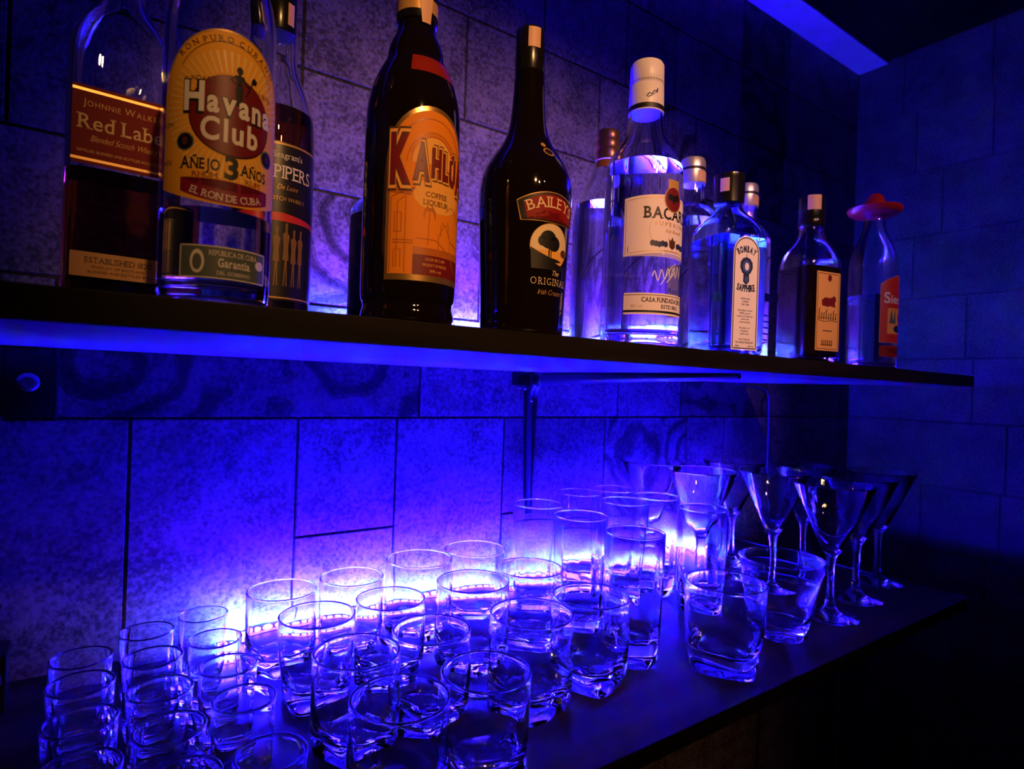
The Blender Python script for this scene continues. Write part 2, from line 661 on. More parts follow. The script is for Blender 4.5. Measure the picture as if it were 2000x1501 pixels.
def tiled_wall(name, rects, place, joint=0.0018, depth=0.0022):
    """One mesh: every rect is a bevelled stone face standing out of the joints."""
    v, f, tone, pat = [], [], [], []
    for (a0, a1, z0, z1, tn, pt) in rects:
        j, bv = joint / 2, 0.0016
        o_ = [(a0 + j, z0 + j), (a1 - j, z0 + j), (a1 - j, z1 - j), (a0 + j, z1 - j)]
        i_ = [(a0 + j + bv, z0 + j + bv), (a1 - j - bv, z0 + j + bv), (a1 - j - bv, z1 - j - bv), (a0 + j + bv, z1 - j - bv)]
        b = len(v)
        v += [place(p[0], p[1], depth) for p in o_] + [place(p[0], p[1], 0.0) for p in i_]
        f.append((b + 4, b + 5, b + 6, b + 7))
        tone.append(tn)
        pat.append(pt)
        for k in range(4):
            f.append((b + k, b + (k + 1) % 4, b + 4 + (k + 1) % 4, b + 4 + k))
            tone.append(tn * 0.6)
            pat.append(pt)
    A0, A1 = min(r_[0] for r_ in rects), max(r_[1] for r_ in rects)
    Z0, Z1 = min(r_[2] for r_ in rects), max(r_[3] for r_ in rects)
    b = len(v)
    for d in (depth, 0.10):
        v += [place(A0, Z0, d), place(A1, Z0, d), place(A1, Z1, d), place(A0, Z1, d)]
    f += [(b, b + 1, b + 2, b + 3), (b + 7, b + 6, b + 5, b + 4)]
    f += [(b + k, b + (k + 1) % 4, b + 4 + (k + 1) % 4, b + 4 + k) for k in range(4)]
    tone += [0.22] * 6
    pat += [0.0] * 6
    me = bpy.data.meshes.new(name)
    me.from_pydata(v, [], f)
    for nm, arr in (('tone', tone), ('pattern', pat)):
        at = me.attributes.new(nm, 'FLOAT', 'FACE')
        at.data.foreach_set('value', arr)
    return me


random.seed(7)
zc = [-1.349, -1.18, -1.01, -0.84, -0.67, -0.50, -0.39, -0.225, -0.056, 0.107, 0.270, 0.436, 0.609, 0.780, 0.948]
BX0, BX1 = -0.90, WX


def cuts(z, plan, x0, x1):
    """plan lists the joints seen in the photograph; the rest of the course is filled with stones of mixed length."""
    xs = sorted(plan)
    x = xs[0]
    while x > x0 + 0.12:
        x -= random.choice((0.17, 0.20, 0.27, 0.33))
        xs.insert(0, max(x, x0))
    xs[0] = x0
    x = xs[-1]
    while x < x1 - 0.12:
        x += random.choice((0.17, 0.20, 0.27, 0.33))
        xs.append(min(x, x1))
    xs[-1] = x1
    return xs


plans = {7: [-0.155, 0.046, 0.247, 0.398, 0.601, 0.844, 1.095, 1.229],
         8: [-0.030, 0.435, 0.66, 0.877, 1.070, 1.40],
         9: [-0.15, 0.055, 0.236, 0.335, 0.54, 0.80, 1.02, 1.29],
         10: [-0.08, 0.236, 0.44, 0.70, 0.93, 1.094, 1.32],
         11: [0.02, 0.236, 0.50, 0.80, 0.985, 1.094, 1.25, 1.44],
         12: [-0.02, 0.236, 0.43, 0.66, 0.869, 1.02, 1.255],
         13: [0.10, 0.33, 0.61, 0.93, 1.255]}
ornate = {(7, 0.844): 1, (8, -0.030): 1, (8, 1.070): 1, (9, 0.236): 1, (9, 0.80): 0.8, (10, 1.094): 0.7, (11, 0.985): 1, (11, 1.25): 0.9,
          (12, 1.255): 1, (13, 1.255): 1, (10, 0.93): 0.8, (9, 1.02): 0.6, (8, 0.435): 0}
tones = {(7, 0.601): 0.62, (12, 1.255): 0.5, (13, 1.255): 0.5, (11, 1.25): 0.55, (8, -0.030): 0.62, (8, 1.070): 0.55, (7, 1.229): 0.9, (7, 0.844): 0.8}
rects = []
for i in range(len(zc) - 1):
    xs = cuts(i, plans.get(i, [random.uniform(0.0, 0.2)]), BX0, BX1)
    for a, b in zip(xs, xs[1:]):
        if b - a < 0.03:
            continue
        key = (i, round(a, 3))
        tn = tones.get(key, random.uniform(0.82, 1.12))
        z0 = zc[i]
        if i == 6:                                   # this course is listed below, stone by stone
            continue
        rects.append((a, b, CZ + z0, CZ + zc[i + 1], tn, float(ornate.get(key, 0.0))))
# tall stones that run through two courses, as in the photograph
tall = [(-0.155, 0.046, 0.92), (0.046, 0.247, 1.0), (0.398, 0.601, 1.04)]
rects = [r_ for r_ in rects if not any(abs(r_[3] - (CZ + zc[7])) < 1e-6 and r_[0] < t[1] - 0.01 and r_[1] > t[0] + 0.01 for t in tall)
         and not any(abs(r_[2] - (CZ + zc[7])) < 1e-6 and abs(r_[0] - t[0]) < 1e-3 for t in tall)]
for (a, b, tn) in tall:
    rects.append((a, b, CZ + zc[6], CZ + zc[8], tn, 0.0))
rects.append((0.247, 0.398, CZ + zc[6], CZ + zc[7], 1.15, 0.0))
rects.append((0.601, 0.844, CZ + zc[6], CZ + zc[7], 0.8, 0.0))
rects.append((0.844, 1.229, CZ + zc[6], CZ + zc[7], 0.95, 0.0))
rects.append((1.229, BX1, CZ + zc[6], CZ + zc[7], 0.9, 0.0))
rects.append((BX0, -0.155, CZ + zc[6], CZ + zc[7], 0.9, 0.0))
structure('wall_back', tiled_wall('wall_back', rects, lambda a, z, d: (a, WY + d, z)), M['stone'],
          'back wall of mottled stone-look tiles with scrollwork ornament on some')
rects = []
for i in range(len(zc) - 1):
    xs = cuts(i, [random.uniform(0.35, 0.6)], -1.6, WY)
    for a, b in zip(xs, xs[1:]):
        if b - a > 0.03:
            rects.append((a, b, CZ + zc[i], CZ + zc[i + 1], random.uniform(0.22, 0.30), 0.0 if i > 7 or random.random() < 0.8 else 0.6))  # tone lowered on every tile to put shade into this wall's colour
structure('wall_right', tiled_wall('wall_right', rects, lambda a, z, d: (WX + d, a, z)), M['stone'], 'right wall of the same stone-look tiles with shade put into their darker tone')
structure('ceiling', box((BX0 + WX) / 2, (WY - 1.6) / 2, CZ + 0.948 + 0.05, WX - BX0, WY + 1.6, 0.10), M['blackceil'], 'black ceiling above the bar')
structure('trim_1', box((BX0 + WX) / 2, WY - 0.041, CZ + 0.948 - 0.006, WX - BX0 - 0.002, 0.080, 0.012, 0.003), M['plaster'], 'pale cornice strip along the top of the back wall')
structure('floor', box((BX0 + WX) / 2, (WY - 1.6) / 2, -0.05, WX - BX0, WY + 1.6, 0.10), M['floor'], 'dark floor far below the shelves')

# ------------------------------------------------------------------ shelves
SX0 = -0.62


def shelf(name, top, label):
    t = thing(name, label, 'shelf', ((SX0 + XE) / 2, (FY + WY) / 2, top))
    hw, hd = (XE - SX0) / 2, (WY - FY) / 2
    link('board', box(0, 0, -0.009, 2 * hw, 2 * hd - 0.004, 0.017, 0.0), M['wood'], t, smooth=False)
    f = link('front_edge', box(0, -hd + 0.001, -0.0095, 2 * hw, 0.002, 0.019, 0.0006), M['edge'], t, smooth=False)
    u = link('underside', box(0, 0.002, -0.0183, 2 * hw - 0.002, 2 * hd - 0.008, 0.0015, 0.0), M['underside'], t, smooth=False)
    u['label'] = 'grey laminate underside'
    e = link('edge_band', box(hw + 0.0008, 0, -0.0085, 0.0022, 2 * hd - 0.002, 0.021, 0.0006), M['steel'], t, smooth=False)
    e['label'] = 'slim edging strip on the right end'
    return t


shelf('wall_shelf', UZ, 'upper dark wood wall shelf carrying the row of liquor bottles')
shelf('wall_shelf', LZ, 'lower dark wood wall shelf crowded with empty glasses')


# ------------------------------------------------------------------ LED strips
def led_strip(x0, x1, top, chip, glow, rose, label):
    t = thing('led_strip', label, 'led strip', (x0, WY, top), group='blue LED strips along the back wall')
    ln = x1 - x0
    link('tape', box(ln / 2, -0.0135, 0.0008, ln, 0.025, 0.0014), M['pcb'], t, smooth=False)
    # invented profile; its lip cuts off the added glow lines higher up the wall
    lip = join([box(ln / 2, -0.0089, 0.0092, ln, 0.0101, 0.0006), box(ln / 2, -0.0136, 0.0055, ln, 0.0006, 0.0080)])
    link('profile', lip, M['steel'], t, smooth=False)
    for nm, y0, y1, mt_, txt in (('added_cyan_line', 0.00400, 0.00450, glow, 'added cyan emitter line tinting the wall close to the strip'), ('added_rose_line', 0.00394, 0.00402, rose, 'added rose emitter line tinting the wall purple above the strip')):  # both lines are added emitters that colour the wall beside the strip
        me = box(ln / 2, -(y0 + y1) / 2, 0.0035, ln, y1 - y0, 0.0003)
        me.materials.append(M['pcb'])
        me.materials.append(mt_)
        for p in me.polygons:
            p.material_index = 1 if p.normal.z > 0.9 else 0
        g = link(nm, me, None, t, smooth=False)
        g['label'] = txt
    n = int(ln / 0.0167)
    proto = lathe([(0.0014, -0.0062), (0.0034, -0.0046), (0.0040, -0.0020), (0.0040, 0.0020), (0.0034, 0.0046), (0.0014, 0.0062)], 12)
    proto.transform(Matrix.Rotation(PI / 2, 4, 'Y'))
    first = None
    for i in range(n):
        if first is None:
            c = first = link('led_chip', proto, chip, t)
        else:
            c = first.copy()
            COL.objects.link(c)
            c.parent = t
        c.location = ((i + 0.5) * ln / n, -0.0215, 0.0085)
    return t


led_strip(0.150, 1.150, LZ, M['chip'], M['glow'], M['rose'], 'glowing blue LED strip at the back of the lower shelf behind the glasses')
led_strip(0.27, 1.02, UZ, M['chip_up'], M['glow_up'], M['rose_up'], 'blue LED strip hidden behind the liquor bottles on the upper shelf')

# ------------------------------------------------------------------ brackets, cable, adapter
t = thing('shelf_bracket', 'steel bracket arm under the upper shelf above the tall glasses', 'bracket', (0.655, WY, UZ - 0.019), group='brackets under the upper shelf')


def tapered_channel(z0, w0, z1, w1, n=14):
    """Pressed-steel leg: two thin flanges with a raised rib between them, narrowing downwards."""
    v, f = [], []
    prof = [(-1, 0), (-1, 0.0025), (-0.55, 0.0025), (-0.5, 0.008), (-0.25, 0.012), (0.25, 0.012), (0.5, 0.008), (0.55, 0.0025), (1, 0.0025), (1, 0)]
    rings = []
    for i in range(n):
        q = i / (n - 1)
        hw = (w0 + (w1 - w0) * q) / 2
        rings.append([(p[0] * hw, -p[1] - 0.0003, z0 + (z1 - z0) * q) for p in prof])
    return mesh(*loft(rings))


link('wall_plate', tapered_channel(-0.004, 0.033, -0.235, 0.017), M['steel'], t)
pts = [(0, -0.006, -0.045), (0, -0.010, -0.030), (0, -0.020, -0.018), (0, -0.040, -0.0125), (0, -0.10, -0.0105), (0, -0.25, -0.0075), (0, -0.38, -0.0058), (0, -0.425, -0.0046)]
arm = tube(pts, [0.0085, 0.0095, 0.0105, 0.0115, 0.0098, 0.0070, 0.0052, 0.0036], 14)
link('arm', arm, M['steel'], t)
link('mounting_block', box(-0.030, -0.011, -0.013, 0.026, 0.020, 0.024, 0.003), M['blackcap'], t)
for (bx, bz) in ((-0.036, -0.028), (-0.024, -0.029), (-0.006, -0.05)):
    s_ = lathe([(0.0034, 0), (0.0034, 0.0018), (0.0022, 0.0030)], 12)
    s_.transform(Matrix.Rotation(PI / 2, 4, 'X'))
    b_ = link('screw', s_, M['bolt'], t)
    b_.location = (bx, -0.0155 if bx < -0.01 else -0.012, bz)

t = thing('shelf_bracket', 'black bracket plate with a round bolt at the far left under the upper shelf', 'bracket', (-0.052, WY, UZ - 0.019), group='brackets under the upper shelf')
link('wall_plate', box(0, -0.006, -0.0435, 0.044, 0.0115, 0.072, 0.002), M['blackcap'], t)
for q in (-0.0245, 0.0245):
    link('side_flange', box(q, -0.004, -0.042, 0.004, 0.0075, 0.084, 0.001), M['steel'], t)
s_ = lathe([(0.0105, 0), (0.0105, 0.002), (0.0078, 0.0040), (0.0055, 0.0042), (0.0045, 0.0015)], 24)
s_.transform(Matrix.Rotation(PI / 2, 4, 'X'))
b_ = link('bolt', s_, M['bolt'], t)
b_.location = (0.0, -0.0118, -0.040)

tag(link('power_cable', tube([(XE - 0.02, WY - 0.006, UZ - 0.0225), (1.34, WY - 0.006, UZ - 0.026), (1.382, WY - 0.006, UZ - 0.031), (1.397, WY - 0.006, UZ - 0.045), (1.402, WY - 0.006, CZ - 0.03),
                                (1.403, WY - 0.006, CZ - 0.20), (1.403, WY - 0.006, LZ), (1.404, WY - 0.006, LZ - 0.22), (1.404, WY - 0.006, 0.10)], 0.0022, 10), M['cable']),
    'thin cable hanging down the back wall past the right end of the shelves', 'cable')
t = thing('power_adapter', 'small black box at the dark left end of the lower shelf', 'adapter', (-0.072, 0.815, LZ))
link('housing', box(0, 0, 0.029, 0.030, 0.05, 0.058, 0.004), M['blackcap'], t)
link('socket', box(0.004, -0.0255, 0.034, 0.014, 0.003, 0.010, 0.001), M['cable'], t)

# ------------------------------------------------------------------ drinking glasses
def drinking_glass(outer, inner, n=48, twist=0.0, split=3):
    """outer runs foot->rim, inner rim->bottom; every entry is (z, radius, squareness[, flute]). Returns (base mesh, bowl mesh)."""
    top = outer[-1][0]
    rings = []
    for p in list(outer) + list(inner):
        z, r_, e = p[:3]
        fl = p[3] if len(p) > 3 else 0.0
        rings.append(ring(z, r_, r_, e, n, rot=twist * (1 - z / top) ** 2, flute=fl, nf=12))
    base = mesh(*loft(rings[:split + 1], True, False))
    bowl = mesh(*loft(rings[split:], False, True))
    return base, bowl


def check_out(base, bowl):
    # both halves of the glass must face away from the glass body: compare with the rim side
    return base, bowl


def orient(me, want_up_out):
    """Face the outer shell outward (first ring region)."""
    p = me.polygons[0]
    c = p.center
    out = Vector((c.x, c.y, 0)).normalized() if want_up_out else Vector((0, 0, -1))
    if p.normal.dot(out) < 0:
        me.flip_normals()


def bead(outer, inner):
    """Swap the last outer points and first inner ones for a properly rounded, slightly thickened rim."""
    o, i = list(outer[:-2]), list(inner[1:])
    top, ro = outer[-1][0], outer[-3][1]
    rb = 0.0014
    z = top - rb
    o = [q for q in o if q[0] < z - 0.0016]
    o += [(z - 0.0014, ro - 0.00005, 2.0)]
    arc = [(z + rb * math.sin(R(g)), ro - rb + 0.0002 + rb * math.cos(R(g)), 2.0) for g in range(0, 181, 22)]
    i = [q for q in i if q[0] < z - 0.008]
    return o + arc, [(z - 0.0014, ro - 2 * rb + 0.0003, 2.0), (z - 0.0060, ro - 0.0019, 2.0)] + i


def make_glass(name, label, cat, group, outer, inner, n=48, twist=0.0, split=3):
    t = thing(name, label, cat, group=group)
    outer, inner = bead(outer, inner)
    base, bowl = drinking_glass(outer, inner, n, twist, split)
    orient(bowl, True)
    orient(base, True)
    link('bowl', bowl, M['glass'], t, sharp=50)
    b = link('base', base, M['glass'], t, sharp=50)
    b['label'] = 'thick solid glass base'
    return t


ORD = ['backmost', 'second from back', 'third from back', 'fourth from back', 'frontmost']
random.seed(3)


def place(proto_fn, spots, rots=True):
    first = None
    for (x, y, lab) in spots:
        rz = random.uniform(-0.5, 0.5) if rots else 0.0
        if first is None:
            first = proto_fn(lab)
            first.location = (x, y, LZ)
            first.rotation_euler = (0, 0, rz)
        else:
            copy_thing(first, (x, y, LZ), rz, lab)


G1 = 'small round glasses at the left end of the lower shelf'
juice = lambda lab: make_glass(
    'juice_glass', lab, 'glass', G1,
    [(0.0, 0.0195, 2.6), (0.0012, 0.0208, 2.6), (0.008, 0.0222, 2.4), (0.016, 0.0230, 2.2), (0.040, 0.0246, 2.0), (0.0735, 0.0260, 2.0), (0.0747, 0.0257, 2), (0.0750, 0.0252, 2)],
    [(0.0744, 0.0246, 2), (0.0720, 0.0243, 2), (0.045, 0.0230, 2), (0.021, 0.0212, 2.4), (0.0155, 0.0192, 2.8), (0.0135, 0.0150, 2.4), (0.0142, 0.007, 2)], 40, 0.1)
spots = []
for cx, ys, nm in ((0.004, (0.707, 0.648, 0.579, 0.508), 'leftmost column of small glasses'),
                   (0.061, (0.746, 0.674, 0.603, 0.532, 0.461), 'middle column of small glasses'),
                   (0.1185, (0.767, 0.690, 0.620, 0.549, 0.458), 'third column of small glasses')):
    for k, y in enumerate(ys):
        spots.append((cx, y, 'small round glass, %s in the %s' % (ORD[k], nm)))
place(juice, spots)

G2 = 'squarish tumblers in rows on the lower shelf'
tumbler = lambda lab: make_glass(
    'tumbler', lab, 'glass', G2,
    [(0.0, 0.0290, 5.0), (0.0015, 0.0308, 5.0), (0.010, 0.0322, 5.0), (0.020, 0.0338, 4.2), (0.034, 0.0362, 3.2), (0.050, 0.0386, 2.5), (0.070, 0.0402, 2.1), (0.0912, 0.0407, 2.0),
     (0.0926, 0.0404, 2), (0.0930, 0.0398, 2)],
    [(0.0924, 0.0391, 2), (0.0895, 0.0387, 2), (0.068, 0.0380, 2.1), (0.048, 0.0362, 2.5), (0.033, 0.0335, 3.2), (0.024, 0.0300, 4.0), (0.0185, 0.0245, 4.0), (0.0205, 0.013, 3), (0.0190, 0.005, 2)], 56, 0.35)
spots = []
for cx, ys, nm in (((0.202, 0.214, 0.218, 0.217), (0.754, 0.656, 0.549, 0.450), 'leftmost tumbler column'),
                   ((0.292, 0.303, 0.303, 0.302), (0.761, 0.663, 0.559, 0.452), 'second tumbler column from the left')):
    for k, y in enumerate(ys):
        spots.append((cx[k], y, 'squarish tumbler, %s in the %s' % (ORD[k] if k < 3 else 'frontmost', nm)))
place(tumbler, spots)

G3 = 'large square-footed tumblers on the lower shelf'
big = lambda lab: make_glass(
    'large_tumbler', lab, 'glass', G3,
    [(0.0, 0.0335, 5.0), (0.0015, 0.0355, 5.0), (0.010, 0.0372, 5.0), (0.020, 0.0388, 4.2), (0.034, 0.0412, 3.2), (0.052, 0.0438, 2.5), (0.074, 0.0454, 2.1), (0.1012, 0.0460, 2.0),
     (0.1026, 0.0457, 2), (0.1030, 0.0451, 2)],
    [(0.1024, 0.0444, 2), (0.0995, 0.0440, 2), (0.072, 0.0430, 2.1), (0.050, 0.0412, 2.5), (0.036, 0.0382, 3.2), (0.027, 0.0345, 4.0), (0.0215, 0.0280, 4.0), (0.0240, 0.015, 3), (0.0220, 0.006, 2)], 56, 0.4)
spots = []
for cx, ys, nm in (((0.389, 0.405, 0.405), (0.761, 0.643, 0.521), 'third tumbler column from the left'),
                   ((0.485, 0.501, 0.4995), (0.768, 0.653, 0.529), 'tumbler column beside the tall glasses')):
    for k, y in enumerate(ys):
        spots.append((cx[k], y, 'large tumbler, %s in the %s' % (ORD[k] if k < 2 else 'frontmost', nm)))
spots.append((0.676, 0.468, 'large square-footed tumbler standing apart at the front edge before the tall glasses'))
place(big, spots)
for o in S.objects:
    if o.get('label', '').startswith('large square-footed tumbler standing apart'):
        o.scale = (1.09, 1.09, 1.06)

t = make_glass('tapered_tumbler', 'cone-shaped tumbler narrowing to its foot, beside the nearest martini glass', 'glass', None,
               [(0.0, 0.0345, 2.4), (0.0015, 0.0362, 2.4), (0.010, 0.0375, 2.2), (0.018, 0.0390, 2.0), (0.040, 0.0438, 2.0), (0.070, 0.0505, 2.0), (0.1105, 0.0590, 2.0), (0.1118, 0.0588, 2), (0.1122, 0.0582, 2)],
               [(0.1116, 0.0575, 2), (0.109, 0.0570, 2), (0.070, 0.0488, 2), (0.040, 0.0421, 2), (0.026, 0.0388, 2.0), (0.0200, 0.0330, 2.2), (0.0215, 0.018, 2), (0.0200, 0.008, 2)], 56, 0.0)
t.location = (0.838, 0.488, LZ)

G4 = 'tall highball glasses on the lower shelf'
tall_g = lambda lab: make_glass(
    'highball_glass', lab, 'glass', G4,
    [(0.0, 0.0310, 2.6), (0.0015, 0.0328, 2.6), (0.012, 0.0342, 2.5), (0.026, 0.0352, 2.3), (0.045, 0.0362, 2.1), (0.095, 0.0380, 2.0), (0.1630, 0.0394, 2.0), (0.1645, 0.0392, 2), (0.1650, 0.0386, 2)],
    [(0.1644, 0.0379, 2), (0.160, 0.0375, 2), (0.110, 0.0363, 2, 0.004), (0.060, 0.0346, 2, 0.010), (0.040, 0.0330, 2.1, 0.016), (0.030, 0.0290, 2.2, 0.02), (0.0255, 0.020, 2), (0.0270, 0.008, 2)], 72, 0.0)
spots = []
for pts, nm in ((((0.587, 0.748), (0.592, 0.653), (0.589, 0.545)), 'left column of tall glasses'),
                (((0.718, 0.798), (0.734, 0.703)), 'middle column of tall glasses'),
                (((0.802, 0.798), (0.819, 0.710), (0.811, 0.608)), 'right column of tall glasses')):
    for k, (x, y) in enumerate(pts):
        spots.append((x, y, 'tall highball glass, %s in the %s' % (ORD[k], nm)))
place(tall_g, spots)

G5 = 'martini glasses at the right end of the lower shelf'


def martini(lab):
    t = thing('martini_glass', lab, 'glass', group=G5)
    prof = [(0.008, 0.0010), (0.0400, 0.0), (0.0418, 0.0008), (0.0414, 0.0019), (0.025, 0.0042), (0.0140, 0.0090), (0.0085, 0.0160), (0.0060, 0.0270),
            (0.0048, 0.055), (0.0052, 0.080), (0.0078, 0.0950),
            (0.0135, 0.1035), (0.0370, 0.1560), (0.0600, 0.2088), (0.0604, 0.2096), (0.0602, 0.2104), (0.0594, 0.2107), (0.0586, 0.2100), (0.0357, 0.1575), (0.0125, 0.1080), (0.0070, 0.1040), (0.002, 0.1026)]
    seg = lambda a, b, c0, c1: mesh(*loft([ring(z, r_, r_, n=48) for r_, z in prof[a:b]], c0, c1))
    for nm, me in (('bowl', seg(10, 22, False, True)), ('stem', seg(7, 11, False, False)), ('foot', seg(0, 8, True, False))):
        if nm == 'foot':
            p = me.polygons[48 * 2]
            if p.normal.dot(Vector((p.center.x, p.center.y, 0))) < 0:
                me.flip_normals()
        else:
            orient(me, True)
        link(nm, me, M['glass'], t, sharp=60)
    return t


place(martini, [
    (0.975, 0.485, 'nearest martini glass, right of the cone-shaped tumbler'),
    (1.102, 0.505, 'second martini glass along the front edge, just right of the nearest one'),
    (1.236, 0.529, 'rightmost martini glass, alone at the dark end of the shelf'),
    (1.022, 0.613, 'martini glass whose bowl rises above the cone-shaped tumbler'),
    (0.898, 0.676, 'martini glass just behind the frontmost tall glass of the right column'),
    (0.912, 0.803, 'martini glass nearest the wall, beside the tall glasses'),
    (1.090, 0.745, 'martini glass at the back, farthest right against the dark wall'),
    (1.172, 0.640, 'martini glass in the middle, behind the second one at the front')], rots=False)

# ------------------------------------------------------------------ bottles
def chaikin(p, it=2):
    for _ in range(it):
        q = [p[0]]
        for a, b in zip(p, p[1:]):
            q.append(tuple(a[i] * 0.75 + b[i] * 0.25 for i in range(len(a))))
            q.append(tuple(a[i] * 0.25 + b[i] * 0.75 for i in range(len(a))))
        q.append(p[-1])
        p = q
    return p


def full(p):
    """(radius, z) or (rx, ry, z, squareness) -> (rx, ry, z, e)"""
    return [(q[0], q[0], q[1], 2.0) if len(q) == 2 else q for q in p]


def rad_at(p, z):
    for a, b in zip(p, p[1:]):
        if a[2] <= z <= b[2] and b[2] > a[2]:
            k = (z - a[2]) / (b[2] - a[2])
            return tuple(a[i] + (b[i] - a[i]) * k for i in range(4))
    return p[-1]


def bottle(name, label, loc, rz, prof, glass, liquid=None, level=None, wall=0.0028, floor_=0.008, n=64, smooth=2, hollow=True):
    t = thing(name, label, 'bottle', (loc[0], loc[1], UZ), rz, None)
    P = full(prof)
    P = P[:2] + chaikin(P[2:], smooth) if smooth else P
    rings = [ring(z, rx, ry, e, n) for rx, ry, z, e in P]
    if not hollow:
        me = mesh(*loft(rings))
        orient(me, False)
        link('body', me, glass, t, sharp=60)
        return t, P
    inner = [(max(rx - wall, 0.004), max(ry - wall, 0.004), z, e) for rx, ry, z, e in P if z > floor_]
    f0 = rad_at(P, floor_)
    inn = [(f0[0] - wall - 0.004, f0[1] - wall - 0.004, floor_, f0[3]), (f0[0] - wall, f0[1] - wall, floor_ + 0.004, f0[3])] + [q for q in inner if q[2] > floor_ + 0.005]
    rings_in = [ring(z, rx, ry, e, n) for rx, ry, z, e in reversed(inn)]
    me = mesh(*loft(rings + rings_in, True, True))
    p = me.polygons[n * (len(P) // 2)]
    if p.normal.dot(Vector((p.center.x, p.center.y, 0))) < 0:
        me.flip_normals()
    link('body', me, glass, t, sharp=60)
    if liquid is not None:
        lv = [q for q in inn if q[2] < level - 0.001] + [rad_at(inn, level)]
        lv[-1] = (lv[-1][0], lv[-1][1], level, lv[-1][3])
        g = 0.00025
        lr = [ring(z - (g if i == 0 else 0), rx + g, ry + g, e, n) for i, (rx, ry, z, e) in enumerate(lv)]
        me = mesh(*loft(lr))
        orient(me, False)
        link('liquid', me, liquid, t, sharp=60)
    return t, P


def cap(parent, prof, material, name='cap', n=40, knurl=0.0, label=None):
    me = mesh(*loft([ring(z, r_, r_, n=n, flute=knurl, nf=n // 2) for r_, z in prof]))
    orient(me, False)
    o = link(name, me, material, parent, sharp=40)
    if label:
        o['label'] = label
    return o


# ---- square whisky bottle, far left
p = [(0.031, 0.031, 0.0, 5.5), (0.0335, 0.0335, 0.002, 5.5), (0.0345, 0.0345, 0.006, 5.5), (0.0345, 0.0345, 0.06, 5.5), (0.0345, 0.0345, 0.12, 5.5), (0.0345, 0.0345, 0.188, 5.5),
     (0.034, 0.034, 0.205, 4.5), (0.029, 0.029, 0.222, 3.2), (0.0205, 0.0205, 0.236, 2.4), (0.0145, 0.0145, 0.250, 2), (0.0130, 0.0130, 0.275, 2), (0.0130, 0.0130, 0.290, 2)]
t, P = bottle('whisky_bottle', 'square whisky bottle with a dark red label, leftmost on the upper shelf', (0.016, 0.575), R(3), p, M['bglass'], M['whisky'], 0.105)
cap(t, [(0.0150, 0.262), (0.0152, 0.2625), (0.0152, 0.294), (0.0140, 0.296)], M['goldcap'])
a = Art()
a.rect('gold_border', M['goldfoil'], -0.0315, 0.0315, 0.1585, 0.1605)
a.rect('gold_border#b', M['goldfoil'], -0.0315, 0.0315, 0.1085, 0.1105)
a.text('lettering', M['goldink'], 'JOHNNIE WALKER', 0, 0.1480, 0.0040, xs=0.85, track=0.3, width=0.050, bold=-0.01, sizes=[1.3] + [1] * 7 + [1.3] + [1] * 5)
a.text('lettering', M['yellow2'], 'Red Label', 0.0005, 0.1315, 0.0105, serif=True, width=0.056, bold=0.008)
a.text('lettering', M['goldink'], 'Blended Scotch Whisky', 0.001, 0.1230, 0.0045, shear=0.3, width=0.042, bold=-0.01)
a.text('lettering', M['goldink'], 'DISTILLED, BLENDED AND BOTTLED IN SCOTLAND', 0, 0.1145, 0.0020, width=0.056, bold=0.0)
a.build('front_label', M['redpaper'], rrect(-0.0315, 0.0315, 0.106, 0.163, 0.001), t, Flat(0.0345))
a = Art()
a.text('lettering', M['brown'], 'ESTABLISHED 1820', 0, 0.0350, 0.0040, serif=True, width=0.042)
a.text('lettering', M['brown'], 'PRODUCT OF SCOTLAND', 0, 0.0310, 0.0018, width=0.034)
a.text('lettering', M['brown'], 'BLENDED AND BOTTLED BY', 0, 0.0275, 0.0018, width=0.038)
a.build('lower_label', M['buff'], rrect(-0.030, 0.030, 0.0245, 0.0425, 0.001), t, Flat(0.0345))

# ---- clear rum bottle with the big yellow label
p = [(0.026, 0.0), (0.0305, 0.0008), (0.0328, 0.004), (0.0336, 0.010), (0.0336, 0.06), (0.0336, 0.12), (0.0336, 0.172), (0.0325, 0.190), (0.0288, 0.208), (0.0225, 0.222), (0.0165, 0.234),
     (0.0142, 0.248), (0.0136, 0.280), (0.0150, 0.284), (0.0150, 0.290)]
t, P = bottle('rum_bottle', 'clear rum bottle with a big golden label and red oval', (0.0673, 0.4385), 0, p, M['bglass'], M['spirit'], 0.058, floor_=0.012)
cap(t, [(0.0160, 0.262), (0.0164, 0.263), (0.0164, 0.300), (0.0150, 0.302)], M['goldcap'])
a = Art()
k = 0.000314
for i in range(60):                                   # printed sun rays
    g = R(i * 6 + 3)
    c = Vector((0.0022, 0.1145))
    r0, r1 = 0.0262, 0.0395
    d = Vector((math.cos(g), math.sin(g)))
    q = Vector((-d.y, d.x))
    e0, e1 = c + d * r0, c + d * min(r1, 0.0395 / max(0.25, abs(d.x)) if abs(d.x) > 0.9 else r1)
    a.poly('sun_rays', M['yellow2'], [tuple(e0 - q * 0.0003), tuple(e1 - q * 0.0007), tuple(e1 + q * 0.0007), tuple(e0 + q * 0.0003)], 1)
a.line('rule_line', M['brown'], [(0.033 * math.cos(R(g)), 0.1235 + 0.0355 * math.sin(R(g))) for g in range(32, 150, 4)], 0.0005, 1)
a.line('rule_line', M['goldink'], [(0.0395 * math.cos(R(g)), 0.1235 + 0.0425 * math.sin(R(g))) for g in range(10, 171, 4)], 0.0012, 1)
a.ell('red_oval', M['black'], 0.0022, 0.1145, 0.0252, 0.0250, 1)
a.ell('red_oval', M['maroon'], 0.0022, 0.1148, 0.0245, 0.0243, 2)
sz = [1.25, 1, 1, 1, 1, 1]
a.text('lettering', M['black'], 'Havana', 0.0012, 0.1150, 0.0134, 3, bold=0.085, width=0.0548, sizes=sz, track=0.10)
